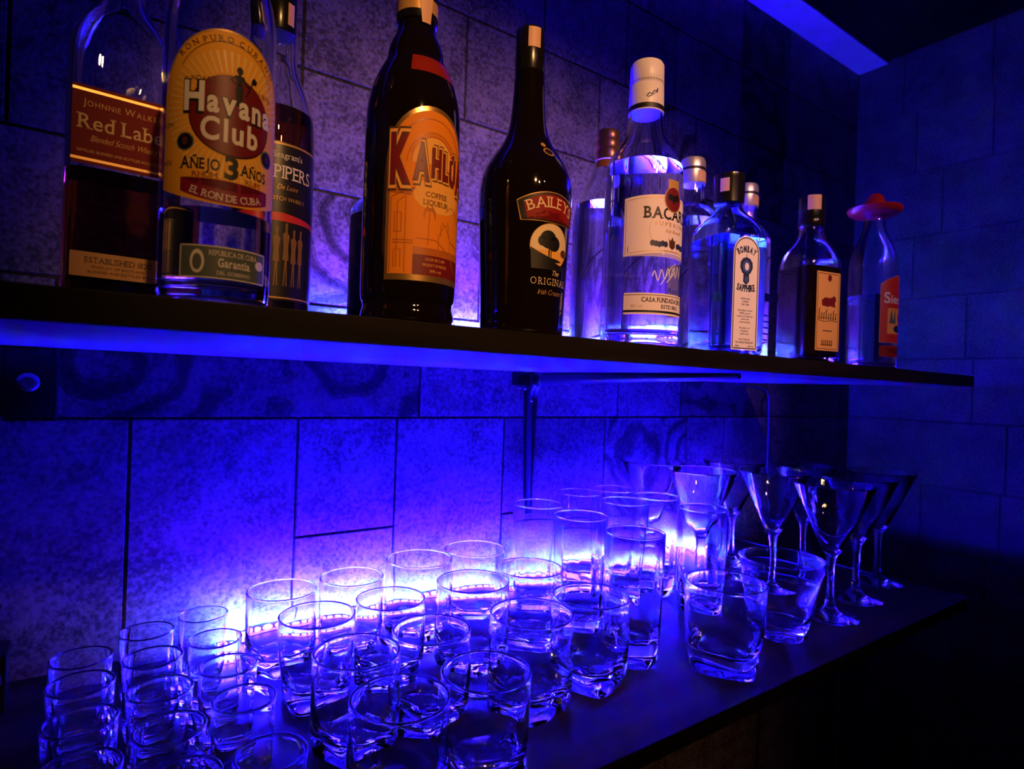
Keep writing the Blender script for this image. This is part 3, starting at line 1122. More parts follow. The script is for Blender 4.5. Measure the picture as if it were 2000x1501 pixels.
a.text('lettering', M['whiteink'], 'Havana', 0.0012, 0.1154, 0.0134, 4, bold=0.035, width=0.0538, sizes=sz, track=0.15)
a.text('lettering', M['whiteink'], 'Club', 0.0012, 0.0985, 0.0132, 4, bold=0.028, width=0.0335, track=0.22)
# little statue figure holding a staff
fx, fy = 0.0052, 0.1250
a.poly('statue_figure', M['black'], [(fx - 0.0016, fy - 0.0030), (fx + 0.0016, fy - 0.0030), (fx + 0.0024, fy + 0.0075), (fx + 0.0012, fy + 0.0105), (fx - 0.0012, fy + 0.0105), (fx - 0.0024, fy + 0.0075)], 3)
a.poly('statue_figure', M['black'], [(fx - 0.0014, fy + 0.0098), (fx + 0.0014, fy + 0.0098), (fx + 0.0026, fy + 0.0158), (fx - 0.0026, fy + 0.0158)], 3)
a.ell('statue_figure', M['black'], fx, fy + 0.0188, 0.0019, 0.0024, 3, 16)
a.rect('statue_figure', M['black'], fx - 0.0008, fx + 0.0008, fy + 0.0150, fy + 0.0175, 3)
a.line('statue_figure', M['black'], [(fx - 0.0020, fy + 0.0150), (fx - 0.0052, fy + 0.0122), (fx - 0.0018, fy + 0.0098)], 0.0013, 3)
a.line('statue_figure', M['black'], [(fx + 0.0020, fy + 0.0150), (fx + 0.0042, fy + 0.0112), (fx + 0.0066, fy + 0.0106)], 0.0013, 3)
a.line('statue_figure', M['black'], [(fx + 0.0038, fy + 0.0040), (fx + 0.0085, fy + 0.0150)], 0.0008, 3)
a.poly('statue_figure', M['black'], [(fx + 0.0070, fy + 0.0140), (fx + 0.0100, fy + 0.0135), (fx + 0.0112, fy + 0.0162), (fx + 0.0096, fy + 0.0158), (fx + 0.0092, fy + 0.0182), (fx + 0.0078, fy + 0.0168)], 3)
a.text('lettering', M['brown'], 'RON PURO CUBANO', 0.000, 0.1593, 0.0034, serif=True, arc=0.040, width=0.062, track=0.5)
a.text('lettering', M['brown'], 'FUNDADA', -0.0165, 0.1330, 0.0030, arc=0.035, width=0.0175, shear=0.0)
a.text('lettering', M['brown'], 'EN 1878', 0.0205, 0.1330, 0.0030, arc=0.030, width=0.0135)
for (dx, dy, md) in ((-0.0245, 0.0960, 'medal#a'), (0.0268, 0.0960, 'medal#b')):
    a.ell(md, M['greenink'], dx, dy, 0.0056, 0.0056, 1, 28)
    a.ell(md, M['black'], dx, dy, 0.0047, 0.0047, 2, 28)
    a.ell(md, M['brown'], dx, dy + 0.0005, 0.0018, 0.0026, 3, 12)
a.text('lettering', M['black'], 'AÑEJO', -0.0155, 0.0800, 0.0064, serif=True, bold=0.02, width=0.0225, sizes=[1.12, 1, 1, 1, 1])
a.text('lettering', M['black'], '3', 0.0022, 0.0765, 0.0128, bold=0.035)
a.text('lettering', M['black'], 'AÑOS', 0.0168, 0.0800, 0.0062, serif=True, bold=0.02, width=0.0185, sizes=[1.12, 1, 1, 1])
a.text('lettering', M['maroon'], 'RHUM', -0.0125, 0.0752, 0.0030, serif=True, width=0.0140)
a.text('lettering', M['maroon'], 'RUM', 0.0158, 0.0752, 0.0030, serif=True, width=0.0100)
bt, bb = [], []
for i in range(21):
    x = -0.0265 + 0.0545 * i / 20
    s_ = 0.0060 * (1 - ((x - 0.0008) / 0.0272) ** 2)
    bt.append((x, 0.0745 - s_))
    bb.append((x, 0.0665 - s_))
a.poly('banner', M['crimson'], bb[:1] + [(bb[0][0] + 0.0015, (bb[0][1] + bt[0][1]) / 2)] and bb + [(bt[-1][0] - 0.0022, (bt[-1][1] + bb[-1][1]) / 2)] + bt[::-1] + [(bt[0][0] + 0.0022, (bt[0][1] + bb[0][1]) / 2)], 2)
a.text('lettering', M['whiteink'], 'EL RON DE CUBA', 0.0008, 0.0620, 0.0042, 3, serif=True, arc=-0.062, width=0.044)
a.text('side_lettering', M['brown'], 'RON', -0.0375, 0.105, 0.003, 1)
a.text('side_lettering', M['brown'], '40%', -0.0370, 0.082, 0.003, 1)
a.build('front_label', M['yellow'], arch(-0.0412, 0.0412, 0.0680, 0.1230, 0.0425, sag=0.0085), t, Round([(0.0336, 0), (0.0336, 0.20)], 0.0336))
a = Art()
a.line('border', M['whiteink'], rrect(-0.0248, 0.0278, 0.0148, 0.0338, 0.0004, 1), 0.0007, 2, True)
a.ell('seal', M['whiteink'], -0.0150, 0.0243, 0.0040, 0.0072, 2, 24)
a.ell('seal', M['greenink'], -0.0150, 0.0240, 0.0026, 0.0050, 3, 20)
a.ell('seal', M['whiteink'], 0.0232, 0.0262, 0.0034, 0.0030, 2, 16)
a.text('lettering', M['whiteink'], 'REPUBLICA DE CUBA', 0.0060, 0.0285, 0.0030, serif=True, width=0.0290)
a.text('lettering', M['whiteink'], 'Garantia', 0.0060, 0.0218, 0.0050, serif=True, width=0.0190, bold=0.02)
a.text('lettering', M['whiteink'], 'DEL GOBIERNO', 0.0060, 0.0170, 0.0022, width=0.0200)
a.build('guarantee_strip', M['greenink'], rrect(-0.0252, 0.0282, 0.0142, 0.0344, 0.0004), t, Round([(0.0336, 0), (0.0336, 0.20)], 0.0336))

# ---- round whisky bottle behind
p = [(0.027, 0.0), (0.0315, 0.0008), (0.0340, 0.004), (0.0345, 0.010), (0.0345, 0.10), (0.0345, 0.165), (0.0338, 0.188), (0.0305, 0.206), (0.0235, 0.224), (0.0178, 0.238), (0.0165, 0.252), (0.0172, 0.262), (0.0150, 0.272), (0.0135, 0.280), (0.0130, 0.300)]
t, P = bottle('whisky_bottle', 'round amber whisky bottle with a black label, behind the golden label bottle', (0.1365, 0.585), 0, p, M['bglass'], M['whisky'], 0.196)
cap(t, [(0.0148, 0.270), (0.0152, 0.271), (0.0152, 0.312), (0.0138, 0.314)], M['blackcap'])
a = Art()
a.rect('tax_stamp', M['stamp'], 0.004, 0.011, 0.276, 0.296, 1)
a.build('tax_stamp', None, None, t, Round([(0.0153, 0.26), (0.0153, 0.32)], 0.0153))
a = Art()
a.rect('gold_border', M['goldink'], -0.044, 0.044, 0.1592, 0.1608)
a.rect('gold_border#b', M['goldink'], -0.044, 0.044, 0.0250, 0.0262)
a.text('lettering', M['whiteink'], "Seagram's", 0.0040, 0.1478, 0.0052, serif=True, width=0.026)
a.text('lettering', M['whiteink'], '100 PIPERS', 0.0000, 0.1300, 0.0112, serif=True, width=0.055, bold=0.0)
a.text('lettering', M['goldink'], 'De Luxe', 0.004, 0.1205, 0.0042, shear=0.3, width=0.018)
a.text('lettering', M['goldink'], 'SCOTCH WHISKY', 0.003, 0.1105, 0.0034, width=0.036)
a.poly('sunset_band', M['redink'], [(-0.044, 0.0985), (0.0, 0.100), (0.030, 0.0965), (0.044, 0.092), (0.044, 0.0885), (0.030, 0.0925), (0.0, 0.0925), (-0.044, 0.094)], 1)
random.seed(11)
for px_ in (-0.012, -0.004, 0.004, 0.011, 0.018):      # marching figures in kilts
    hh = 0.050 + random.uniform(-0.004, 0.006)
    b_ = 0.036
    a.poly('piper_figure', M['bronze'], [(px_ - 0.0020, b_), (px_ - 0.0008, b_ + hh * 0.40), (px_ - 0.0028, b_ + hh * 0.42), (px_ - 0.0020, b_ + hh * 0.62), (px_ - 0.0030, b_ + hh * 0.82), (px_ - 0.0008, b_ + hh * 0.86),
                                          (px_ - 0.0010, b_ + hh), (px_ + 0.0012, b_ + hh), (px_ + 0.0010, b_ + hh * 0.86), (px_ + 0.0030, b_ + hh * 0.80), (px_ + 0.0018, b_ + hh * 0.62), (px_ + 0.0026, b_ + hh * 0.42),
                                          (px_ + 0.0010, b_ + hh * 0.40), (px_ + 0.0016, b_), (px_ + 0.0006, b_), (px_, b_ + hh * 0.34), (px_ - 0.0010, b_)], 2)
a.build('front_label', M['blackpaper'], rrect(-0.0455, 0.0455, 0.0235, 0.162, 0.002), t, Round([(0.0345, 0), (0.0345, 0.20)], 0.0345))

# ---- dark coffee liqueur bottle
p = [(0.0300, 0.0), (0.0350, 0.0006), (0.0366, 0.0040), (0.0366, 0.0085), (0.0352, 0.0125), (0.0350, 0.0155), (0.0370, 0.0200), (0.0373, 0.030), (0.0373, 0.09), (0.0373, 0.150), (0.0368, 0.168), (0.0335, 0.184), (0.0285, 0.197),
     (0.0225, 0.208), (0.0219, 0.213), (0.0205, 0.220), (0.0178, 0.226), (0.0152, 0.231), (0.0148, 0.240), (0.0150, 0.262)]
t, P = bottle('liqueur_bottle', 'dark coffee liqueur bottle with an arched orange label and big red lettering', (0.2075, 0.4415), 0, p, M['blackglass'], hollow=False)
K = Round([(q[0], q[2]) for q in P], 0.0373, vstep=0.004)
cap(t, [(0.0158, 0.238), (0.0161, 0.2385), (0.0161, 0.276), (0.0150, 0.278)], M['blackcap'])
a = Art()
a.rect('neck_band', M['goldink'], -0.050, 0.050, 0.244, 0.254, 0)
a.build('neck_band', None, None, t, Round([(0.0162, 0.2), (0.0162, 0.3)], 0.0162))
a = Art()
a.poly('tax_stamp', M['stamp'], [(-0.0035, 0.2335), (0.0035, 0.2335), (0.0062, 0.262), (0.0062, 0.282), (-0.0072, 0.282), (-0.0068, 0.262)], 2)
a.build('tax_stamp', None, None, t, Round([(0.0168, 0.2), (0.0168, 0.3)], 0.0168))
a = Art()
a.rect('neck_label', M['redfoil'], -0.0200, 0.040, 0.1885, 0.2030, 0)
a.build('neck_label', None, None, t, K)
a = Art()
hw = 0.0350
a.poly('picture_field', M['orange'], arch(-hw + 0.0026, hw - 0.0026, 0.0350, 0.1240, 0.0335), 1)
a.line('arch_moulding', M['orange3'], [(0.0285 * math.cos(R(g)), 0.1205 + 0.0310 * math.sin(R(g))) for g in range(0, 181, 6)], 0.0009, 2)
a.line('arch_moulding', M['orange3'], [(0.0210 * math.cos(R(g)) + 0.001, 0.1180 + 0.0235 * math.sin(R(g))) for g in range(0, 181, 6)], 0.0008, 2)
a.line('arch_moulding', M['orange3'], [(0.0180 * math.cos(R(g)) + 0.001, 0.1180 + 0.0205 * math.sin(R(g))) for g in range(0, 181, 6)], 0.0008, 2)
for g in range(20, 165, 5):
    c_, s_ = math.cos(R(g)), math.sin(R(g))
    a.line('arch_moulding', M['orange3'], [(0.0182 * c_ + 0.001, 0.1180 + 0.0207 * s_), (0.0208 * c_ + 0.001, 0.1180 + 0.0233 * s_)], 0.0006, 2)
a.poly('sky_glow', M['orange2'], [(0.0175 * math.cos(R(g)) + 0.001, 0.1175 + 0.0200 * math.sin(R(g))) for g in range(0, 181, 6)], 2)
a.ell('sky_glow', M['orange2'], 0.006, 0.0950, 0.0210, 0.0130, 2)
# street scene: house front, palms, mission church
for pts_ in ([(-0.031, 0.036), (-0.031, 0.092)], [(-0.026, 0.040), (-0.026, 0.088), (-0.021, 0.092)], [(-0.020, 0.036), (-0.020, 0.095), (-0.013, 0.099)], [(-0.029, 0.058), (-0.014, 0.058)], [(-0.029, 0.060), (-0.014, 0.060)],
             [(-0.030, 0.092), (-0.013, 0.099)], [(-0.028, 0.066), (-0.028, 0.080), (-0.023, 0.080), (-0.023, 0.066), (-0.028, 0.066)], [(-0.028, 0.040), (-0.028, 0.053), (-0.023, 0.053), (-0.023, 0.040)],
             [(-0.003, 0.058), (-0.002, 0.084)], [(0.006, 0.055), (0.018, 0.055), (0.018, 0.066), (0.015, 0.071), (0.012, 0.075), (0.009, 0.071), (0.006, 0.066), (0.006, 0.055)],
             [(0.008, 0.066), (0.008, 0.074), (0.0095, 0.077), (0.011, 0.074)], [(0.013, 0.074), (0.0145, 0.078), (0.016, 0.074), (0.016, 0.066)], [(0.018, 0.064), (0.030, 0.060)],
             [(0.012, 0.085), (0.018, 0.090), (0.026, 0.086), (0.031, 0.079)], [(-0.012, 0.062), (0.004, 0.062), (0.018, 0.052), (0.026, 0.040)]):
    a.line('street_drawing', M['orange3'], pts_, 0.0007, 3)
for i in range(5):
    for s_ in (-1, 1):
        a.line('street_drawing', M['orange3'], [(-0.002, 0.084), (-0.002 + s_ * (0.002 + 0.0006 * i), 0.0865 - 0.0010 * i), (-0.002 + s_ * (0.0035 + 0.0002 * i), 0.0840 - 0.0016 * i)], 0.0009, 3)
a.poly('street_drawing', M['orange3'], [(-0.0130, 0.0990), (-0.0330, 0.0990), (-0.0330, 0.0950), (-0.0165, 0.0930)], 3)
a.rect('foot_panel', M['maroon'], -0.014, 0.0322, 0.0352, 0.0500, 3)
a.rect('foot_panel', M['orange3'], -0.014, 0.0322, 0.0500, 0.0555, 2)
for i, s_ in enumerate(('LICOR DE CAFE', 'PRODUCT OF MEXICO', '20% vol')):
    a.text('small_lettering', M['orange2'], s_, 0.004, 0.0460 - 0.0042 * i, 0.0020, 4, width=(0.017, 0.021, 0.010)[i])
word = 'KAHLÚA'
sz = [2.35, 1.75, 1.38, 1.28, 1.22, 1.7]
rs = [-0.0020, 0.0010, 0.0045, 0.0040, 0.0020, -0.001]
rs = [q * 1.0 for q in rs]
for (mt_, bo, ly, wd) in ((M['brown'], 0.15, 4, 0.0715), (M['orange2'], 0.115, 5, 0.0700), (M['brown'], 0.065, 6, 0.0680), (M['maroon'], 0.04, 7, 0.0670)):
    a.text('lettering', mt_, word, 0.0015, 0.1050, 0.0140, ly, bold=bo, sizes=sz, rise=rs, track=0.34 - bo * 1.5, width=wd)
a.text('lettering', M['brown'], 'COFFEE', 0.0035, 0.0935, 0.0036, 4, serif=True, width=0.0185)
a.text('lettering', M['brown'], 'LIQUEUR', 0.0035, 0.0875, 0.0036, 4, serif=True, width=0.0215)
a.build('front_label', M['goldfoil'], arch(-hw, hw, 0.0305, 0.1240, 0.0370), t, K)

# ---- dark bottle mostly hidden behind it
p = [(0.034, 0.030, 0.0, 4), (0.038, 0.033, 0.002, 4), (0.040, 0.035, 0.008, 4), (0.040, 0.035, 0.06, 4), (0.040, 0.035, 0.125, 4), (0.039, 0.034, 0.138, 4), (0.030, 0.026, 0.148, 3), (0.016, 0.016, 0.158, 2), (0.0135, 0.0135, 0.170, 2), (0.0135, 0.0135, 0.192, 2)]
t, P = bottle('liqueur_bottle', 'dark flat-shouldered bottle mostly hidden behind the coffee liqueur bottle', (0.262, 0.600), R(8), p, M['blueglass'], M['darkliq'], 0.128)
cap(t, [(0.0150, 0.176), (0.0152, 0.1765), (0.0152, 0.204), (0.014, 0.206)], M['blackcap'])

# ---- black cream liqueur bottle
p = [(0.032, 0.0), (0.0365, 0.0006), (0.0382, 0.0040), (0.0386, 0.028), (0.0400, 0.065), (0.0414, 0.098), (0.0426, 0.120), (0.0424, 0.132), (0.0400, 0.146), (0.0340, 0.158), (0.0262, 0.169), (0.0200, 0.180), (0.0166, 0.193),
     (0.0148, 0.212), (0.0138, 0.235), (0.0128, 0.252), (0.0126, 0.262)]
t, P = bottle('liqueur_bottle', 'black slope-shouldered cream liqueur bottle with a red banner label and sunset picture', (0.3238, 0.4470), 0, p, M['blackglass'], hollow=False)
cap(t, [(0.0134, 0.240), (0.0136, 0.2405), (0.0134, 0.277), (0.0120, 0.2795)], M['blackcap'])
a = Art()
a.rect('tax_stamp', M['stamp'], -0.0105, 0.001, 0.259, 0.277, 1)
a.build('tax_stamp', None, None, t, Round([(0.0137, 0.2), (0.0137, 0.3)], 0.0137))
B = Round([(q[0], q[2]) for q in P], 0.0415, vstep=0.004)
a = Art()


def bowed(x0, x1, y0, y1, bow, flare=0.0, n=16):
    top = [(x0 + (x1 - x0) * i / n - flare * (1 - 2 * i / n), y1 + bow * (1 - (2 * i / n - 1) ** 2)) for i in range(n + 1)]
    bot = [(x0 + (x1 - x0) * i / n + flare * (1 - 2 * i / n), y0 + bow * (1 - (2 * i / n - 1) ** 2)) for i in range(n + 1)]
    return bot + top[::-1]


a.poly('banner', M['goldink'], bowed(-0.0315, 0.0315, 0.0960, 0.1130, 0.0090, 0.0018), 1)
a.poly('banner', M['black'], bowed(-0.0306, 0.0306, 0.0967, 0.1123, 0.0090, 0.0018), 2)
a.poly('banner', M['redpaper'], bowed(-0.0255, 0.0255, 0.0978, 0.1112, 0.0085, 0.0016), 3)
a.text('lettering', M['creamink'], 'BAILEYS', 0, 0.1088, 0.0088, 4, serif=True, arc=0.058, width=0.047)
a.ell('picture', M['goldink'], 0.0, 0.0760, 0.0208, 0.0195, 1)
a.ell('picture', M['creamink'], 0.0, 0.0760, 0.0202, 0.0189, 2)
a.poly('picture', M['orange2'], [(-0.0195, 0.0715)] + [(0.0200 * math.cos(R(g)), 0.0760 + 0.0187 * math.sin(R(g))) for g in range(195, 346, 6)] + [(0.0192, 0.0715), (0.006, 0.073)], 3)
a.ell('tree', M['black'], -0.0035, 0.0815, 0.0085, 0.0078, 4, 18)
a.ell('tree', M['black'], 0.0025, 0.0785, 0.0070, 0.0066, 4, 16)
a.ell('tree', M['black'], -0.0095, 0.0800, 0.0042, 0.0045, 4, 14)
a.rect('tree', M['black'], -0.0032, -0.0018, 0.0660, 0.0800, 4)
a.rect('tree', M['black'], -0.0008, 0.0002, 0.0655, 0.0780, 4)
a.poly('hillside', M['black'], [(-0.0202, 0.0740), (-0.0120, 0.0700), (-0.002, 0.0665), (0.008, 0.0655), (0.0135, 0.0640), (0.005, 0.0625), (0.012, 0.0610), (0.0195, 0.0600), (0.0190, 0.0560), (-0.0190, 0.0560)], 4)
a.ell('hillside', M['brown'], 0.0160, 0.0720, 0.0045, 0.0035, 4, 12)
a.text('lettering', M['creamink'], 'The', 0.006, 0.0515, 0.0045, serif=False, shear=0.35, width=0.0090)
a.text('lettering', M['creamink'], 'ORIGINAL', 0.002, 0.0430, 0.0058, serif=True, width=0.0420, bold=-0.015, track=0.4)
a.text('lettering', M['goldink'], 'Irish Cream', 0.001, 0.0345, 0.0044, shear=0.35, width=0.0260, bold=-0.01)
a.build('front_label', M['blackpaper'], None, t, B)
a = Art()                                                        # embossed crest on the shoulder
a.ell('shoulder_crest', M['goldink'], 0.0, 0.1600, 0.0052, 0.0040, 1, 18)
a.ell('shoulder_crest', M['black'], 0.0, 0.1600, 0.0040, 0.0029, 2, 18)
a.ell('shoulder_crest', M['goldink'], -0.003, 0.1670, 0.0026, 0.0022, 1, 12)
a.build('shoulder_crest', None, None, t, Round([(q[0], q[2]) for q in P], 0.030, vstep=0.002))

# ---- clear bottle with gold cap behind
p = [(0.033, 0.0), (0.037, 0.001), (0.0388, 0.005), (0.0392, 0.02), (0.0392, 0.10), (0.0392, 0.150), (0.0375, 0.168), (0.0320, 0.186), (0.0245, 0.202), (0.0175, 0.216), (0.0142, 0.228), (0.0134, 0.240), (0.0132, 0.258)]
t, P = bottle('spirit_bottle', 'clear bottle with a ribbed gold cap, half hidden behind the white-capped rum bottle', (0.508, 0.535), 0, p, M['bglass'], M['spirit'], 0.175)
cap(t, [(0.0144, 0.230), (0.0146, 0.2305), (0.0146, 0.241), (0.0139, 0.2425), (0.0146, 0.244), (0.0146, 0.252), (0.0138, 0.2535), (0.0144, 0.255), (0.0143, 0.262), (0.0125, 0.266)], M['goldcap'])
a = Art()
a.rect('neck_label', M['orange'], -0.026, 0.026, 0.2190, 0.2285, 0)
a.build('neck_label', None, None, t, Round([(q[0], q[2]) for q in P], 0.0155))
a = Art()
a.line('border', M['goldink'], rrect(-0.0295, 0.0295, 0.0415, 0.0985, 0.003), 0.0006, 1, True)
a.build('front_label', M['pinkpaper'], rrect(-0.031, 0.031, 0.040, 0.100, 0.004), t, Round([(0.0392, 0), (0.0392, 0.2)], 0.0392))

# ---- white-capped white rum bottle
p = [(0.033, 0.0), (0.0385, 0.0008), (0.0404, 0.005), (0.0410, 0.014), (0.0410, 0.08), (0.0410, 0.150), (0.0408, 0.180), (0.0392, 0.194), (0.0345, 0.203), (0.0270, 0.212), (0.0215, 0.222), (0.0190, 0.234), (0.0176, 0.250), (0.0168, 0.268)]
t, P = bottle('rum_bottle', 'clear white rum bottle with a white cap and white label', (0.479, 0.4475), 0, p, M['bglass'], M['spirit'], 0.1905, floor_=0.014)
cap(t, [(0.0185, 0.247), (0.0187, 0.2475), (0.0180, 0.276), (0.0177, 0.2764), (0.0180, 0.2768), (0.0176, 0.298), (0.0160, 0.301)], M['whitecap'])
a = Art()
a.rect('cap_band', M['black'], -0.0585, 0.0585, 0.2485, 0.2535, 1)
for i in range(36):
    a.rect('perforation', M['brown'], -0.054 + 0.003 * i, -0.0525 + 0.003 * i, 0.2785, 0.2792, 1)
a.line('cap_script', M['navy'], [(-0.0150, 0.2600), (-0.0120, 0.2635), (-0.0100, 0.2620), (-0.0070, 0.2660), (-0.0045, 0.2655), (-0.0030, 0.2690), (-0.0040, 0.2640)], 0.0012, 1)
a.line('cap_script', M['navy'], [(-0.0140, 0.2590), (-0.0100, 0.2605), (-0.0060, 0.2640)], 0.0008, 1)
a.build('cap_band', None, None, t, Round([(0.0187, 0.24), (0.0181, 0.276), (0.0177, 0.30)], 0.0186))
BR = Round([(0.0410, 0), (0.0410, 0.2)], 0.0410)
a = Art()
a.line('border', M['goldink'], bowed(-0.0500, 0.0500, 0.0915, 0.1450, 0.0040, 0, 20), 0.0005, 1, True)
a.text('lettering', M['black'], 'BACARDI', 0, 0.1275, 0.0110, 2, serif=True, width=0.0640, bold=0.022)
a.text('lettering', M['goldink'], 'SUPERIOR', 0, 0.1205, 0.0036, 2, serif=True, width=0.0420, track=0.6)
a.text('lettering', M['goldink'], 'Ron Bacardi', 0.002, 0.1140, 0.0035, 2, shear=0.3, width=0.0220)
for sx in (-1, 1):                                               # rows of dark medals either side of a small crest
    for i in range(5):
        a.ell('medal_row', M['navy'], sx * (0.0085 + 0.0036 * i), 0.1020 + 0.0006 * math.sin(i * 2.1), 0.0026, 0.0030, 2, 14)
a.poly('crest', M['brown'], [(-0.0040, 0.1000), (-0.0045, 0.1080), (-0.0022, 0.1062), (0, 0.1105), (0.0022, 0.1062), (0.0045, 0.1080), (0.0040, 0.1000), (0, 0.0975)], 2)
a.text('lettering', M['goldink'], 'SAN JUAN, P.R.', 0, 0.0945, 0.0018, 2, width=0.0200)
a.rect('side_mark', M['black'], -0.0475, -0.0470, 0.0935, 0.0990, 2)
a.line('watermark', M['stamp'], [(-0.0150 + 0.0115 * math.cos(R(g)), 0.1160 + 0.0150 * math.sin(R(g))) for g in range(0, 360, 12)], 0.0004, 1, True)
a.ell('medallion', M['goldink'], 0, 0.1480, 0.0118, 0.0130, 3, 28)
a.ell('medallion', M['maroon'], 0, 0.1480, 0.0108, 0.0120, 4, 28)
bat = [(0, 0.1530), (0.0012, 0.1518), (0.0030, 0.1530), (0.0062, 0.1535), (0.0078, 0.1500), (0.0070, 0.1462), (0.0056, 0.1478), (0.0042, 0.1456), (0.0028, 0.1474), (0.0014, 0.1450), (0, 0.1425)]
a.poly('medallion', M['black'], bat + [(-x, y) for x, y in bat[-2:0:-1]], 5)
a.build('front_label', M['pinkpaper'], bowed(-0.0520, 0.0520, 0.0890, 0.1475, 0.0040, 0, 20), t, BR)
a = Art()
a.rect('medallion_ribbon', M['goldink'], -0.0075, 0.0075, 0.152, 0.168, 2)
a.build('medallion_ribbon', None, None, t, BR)
a = Art()
a.line('signature', M['whiteink'], [(-0.0220 + 0.0011 * i, 0.0690 + 0.0055 * math.sin(i * 0.9) * (1 if i % 7 else 1.7) + i * 0.00025) for i in range(38)], 0.0011, 1)
a.line('signature', M['whiteink'], [(-0.0130, 0.0610), (0.0000, 0.0800), (0.0060, 0.0850), (0.0040, 0.0740), (-0.0060, 0.0640)], 0.0010, 1)
a.text('signature', M['navy'], 'Rum', 0.004, 0.0540, 0.0050, 1, shear=0.35, width=0.0180)
a.build('signature', None, None, t, BR)
a = Art()
a.rect('stripe', M['black'], -0.0500, 0.0500, 0.0330, 0.0352, 1)
a.rect('stripe#b', M['brown'], -0.0500, 0.0500, 0.0502, 0.0508, 1)
a.text('lettering', M['black'], 'CASA FUNDADA EN CUBA', 0, 0.0436, 0.0045, 2, serif=True, width=0.0640, bold=0.01)
a.text('lettering', M['black'], 'ESTD 1862', 0, 0.0376, 0.0036, 2, serif=True, width=0.0230, bold=0.01)
a.text('lettering', M['goldink'], '40% vol', -0.0370, 0.0376, 0.0034, 2, width=0.0110, bold=-0.02)
a.build('lower_label', M['pinkpaper'], rrect(-0.0500, 0.0500, 0.0310, 0.0525, 0.001), t, BR)


# ---- two clear vodka bottles with silver caps
def vodka(loc, label):
    p = [(0.030, 0.0), (0.0345, 0.001), (0.0362, 0.005), (0.0365, 0.02), (0.0365, 0.10), (0.0365, 0.178), (0.0350, 0.192), (0.0290, 0.201), (0.0205, 0.207), (0.0165, 0.213), (0.0155, 0.225), (0.0152, 0.250)]
    t, P = bottle('vodka_bottle', label, loc, 0, p, M['bglass'], M['spirit'], 0.186)
    cap(t, [(0.0166, 0.236), (0.0169, 0.2365), (0.0169, 0.254), (0.0160, 0.2545), (0.0160, 0.2575), (0.0169, 0.258), (0.0169, 0.266), (0.0150, 0.271), (0.0090, 0.2725)], M['silver'])
    a = Art()
    a.rect('cap_band', M['black'], -0.052, 0.052, 0.2545, 0.2575, 0)
    a.build('cap_band', None, None, t, Round([(0.0163, 0.2), (0.0163, 0.3)], 0.0163))
    a = Art()
    a.rect('neck_stamp', M['stamp'], -0.008, 0.010, 0.238, 0.252, 1)
    a.build('neck_stamp', None, None, t, Round([(0.0171, 0.2), (0.0171, 0.3)], 0.0171))
    a = Art()
    for i, wd in enumerate((0.030, 0.036, 0.028, 0.034, 0.020)):
        a.rect('printed_script', M['blueink'], -wd / 2, wd / 2, 0.070 - 0.009 * i, 0.0722 - 0.009 * i, 0)
    a.rect('printed_script', M['blueink'], -0.026, 0.026, 0.092, 0.104, 0)
    a.build('printed_script', None, None, t, Round([(0.0365, 0), (0.0365, 0.2)], 0.0365))
    return t


vodka((0.668, 0.535), 'clear bottle with a silver cap between the white rum and the blue gin bottle')
vodka((0.812, 0.548), 'clear bottle with a silver cap directly behind the blue gin bottle')

# ---- blue gin bottle
p = [(0.0300, 0.0270, 0.0, 7), (0.0325, 0.0295, 0.001, 7), (0.0345, 0.0315, 0.005, 7), (0.0350, 0.0320, 0.02, 7), (0.0360, 0.0330, 0.10, 7), (0.0360, 0.0330, 0.142, 7), (0.0345, 0.0318, 0.152, 6), (0.0270, 0.0255, 0.163, 4),
     (0.0175, 0.0172, 0.174, 2.4), (0.0152, 0.0152, 0.182, 2), (0.0150, 0.0150, 0.205, 2)]
t, P = bottle('gin_bottle', 'pale blue square gin bottle with a black cap and a tall white arched label', (0.634, 0.452), R(-14), p, M['blueglass'], M['bluespirit'], 0.140)
cap(t, [(0.0168, 0.184), (0.0176, 0.1845), (0.0180, 0.214), (0.0184, 0.216), (0.0182, 0.219), (0.0160, 0.2205)], M['blackcap'], knurl=0.012)
a = Art()
a.rect('cap_stamp', M['stamp'], -0.024, -0.013, 0.1960, 0.2120, 0)
a.build('cap_stamp', None, None, t, Round([(0.0186, 0.1), (0.0186, 0.3)], 0.0186))
a = Art()
a.line('border', M['navy'], arch(-0.0172, 0.0172, 0.0080, 0.1190, 0.0180), 0.0012, 1, True)
a.text('lettering', M['navy'], 'BOMBAY', 0, 0.1205, 0.0068, 2, arc=0.020, width=0.0250, bold=0.045, serif=True)
a.text('lettering', M['navy'], 'SAPPHIRE', 0, 0.0745, 0.0072, 2, arc=-0.060, width=0.0275, bold=0.045, serif=True)
a.poly('emblem', M['navy'], [(-0.0060, 0.0960), (-0.0092, 0.1020), (-0.0088, 0.1085), (-0.0050, 0.1130), (0, 0.1145), (0.0050, 0.1130), (0.0088, 0.1085), (0.0092, 0.1020), (0.0060, 0.0960), (0.0040, 0.0950), (0.0044, 0.0860), (0, 0.0820), (-0.0044, 0.0860), (-0.0040, 0.0950)], 2)
a.ell('emblem', M['blueink'], 0, 0.1035, 0.0058, 0.0072, 3, 24)
a.ell('emblem', M['whitepaper'], 0.0004, 0.1035, 0.0030, 0.0045, 4, 20)
a.ell('emblem', M['blueink'], 0, 0.0885, 0.0024, 0.0038, 3, 14)
a.line('emblem', M['navy'], [(0, 0.114), (0, 0.1185)], 0.0006, 2)
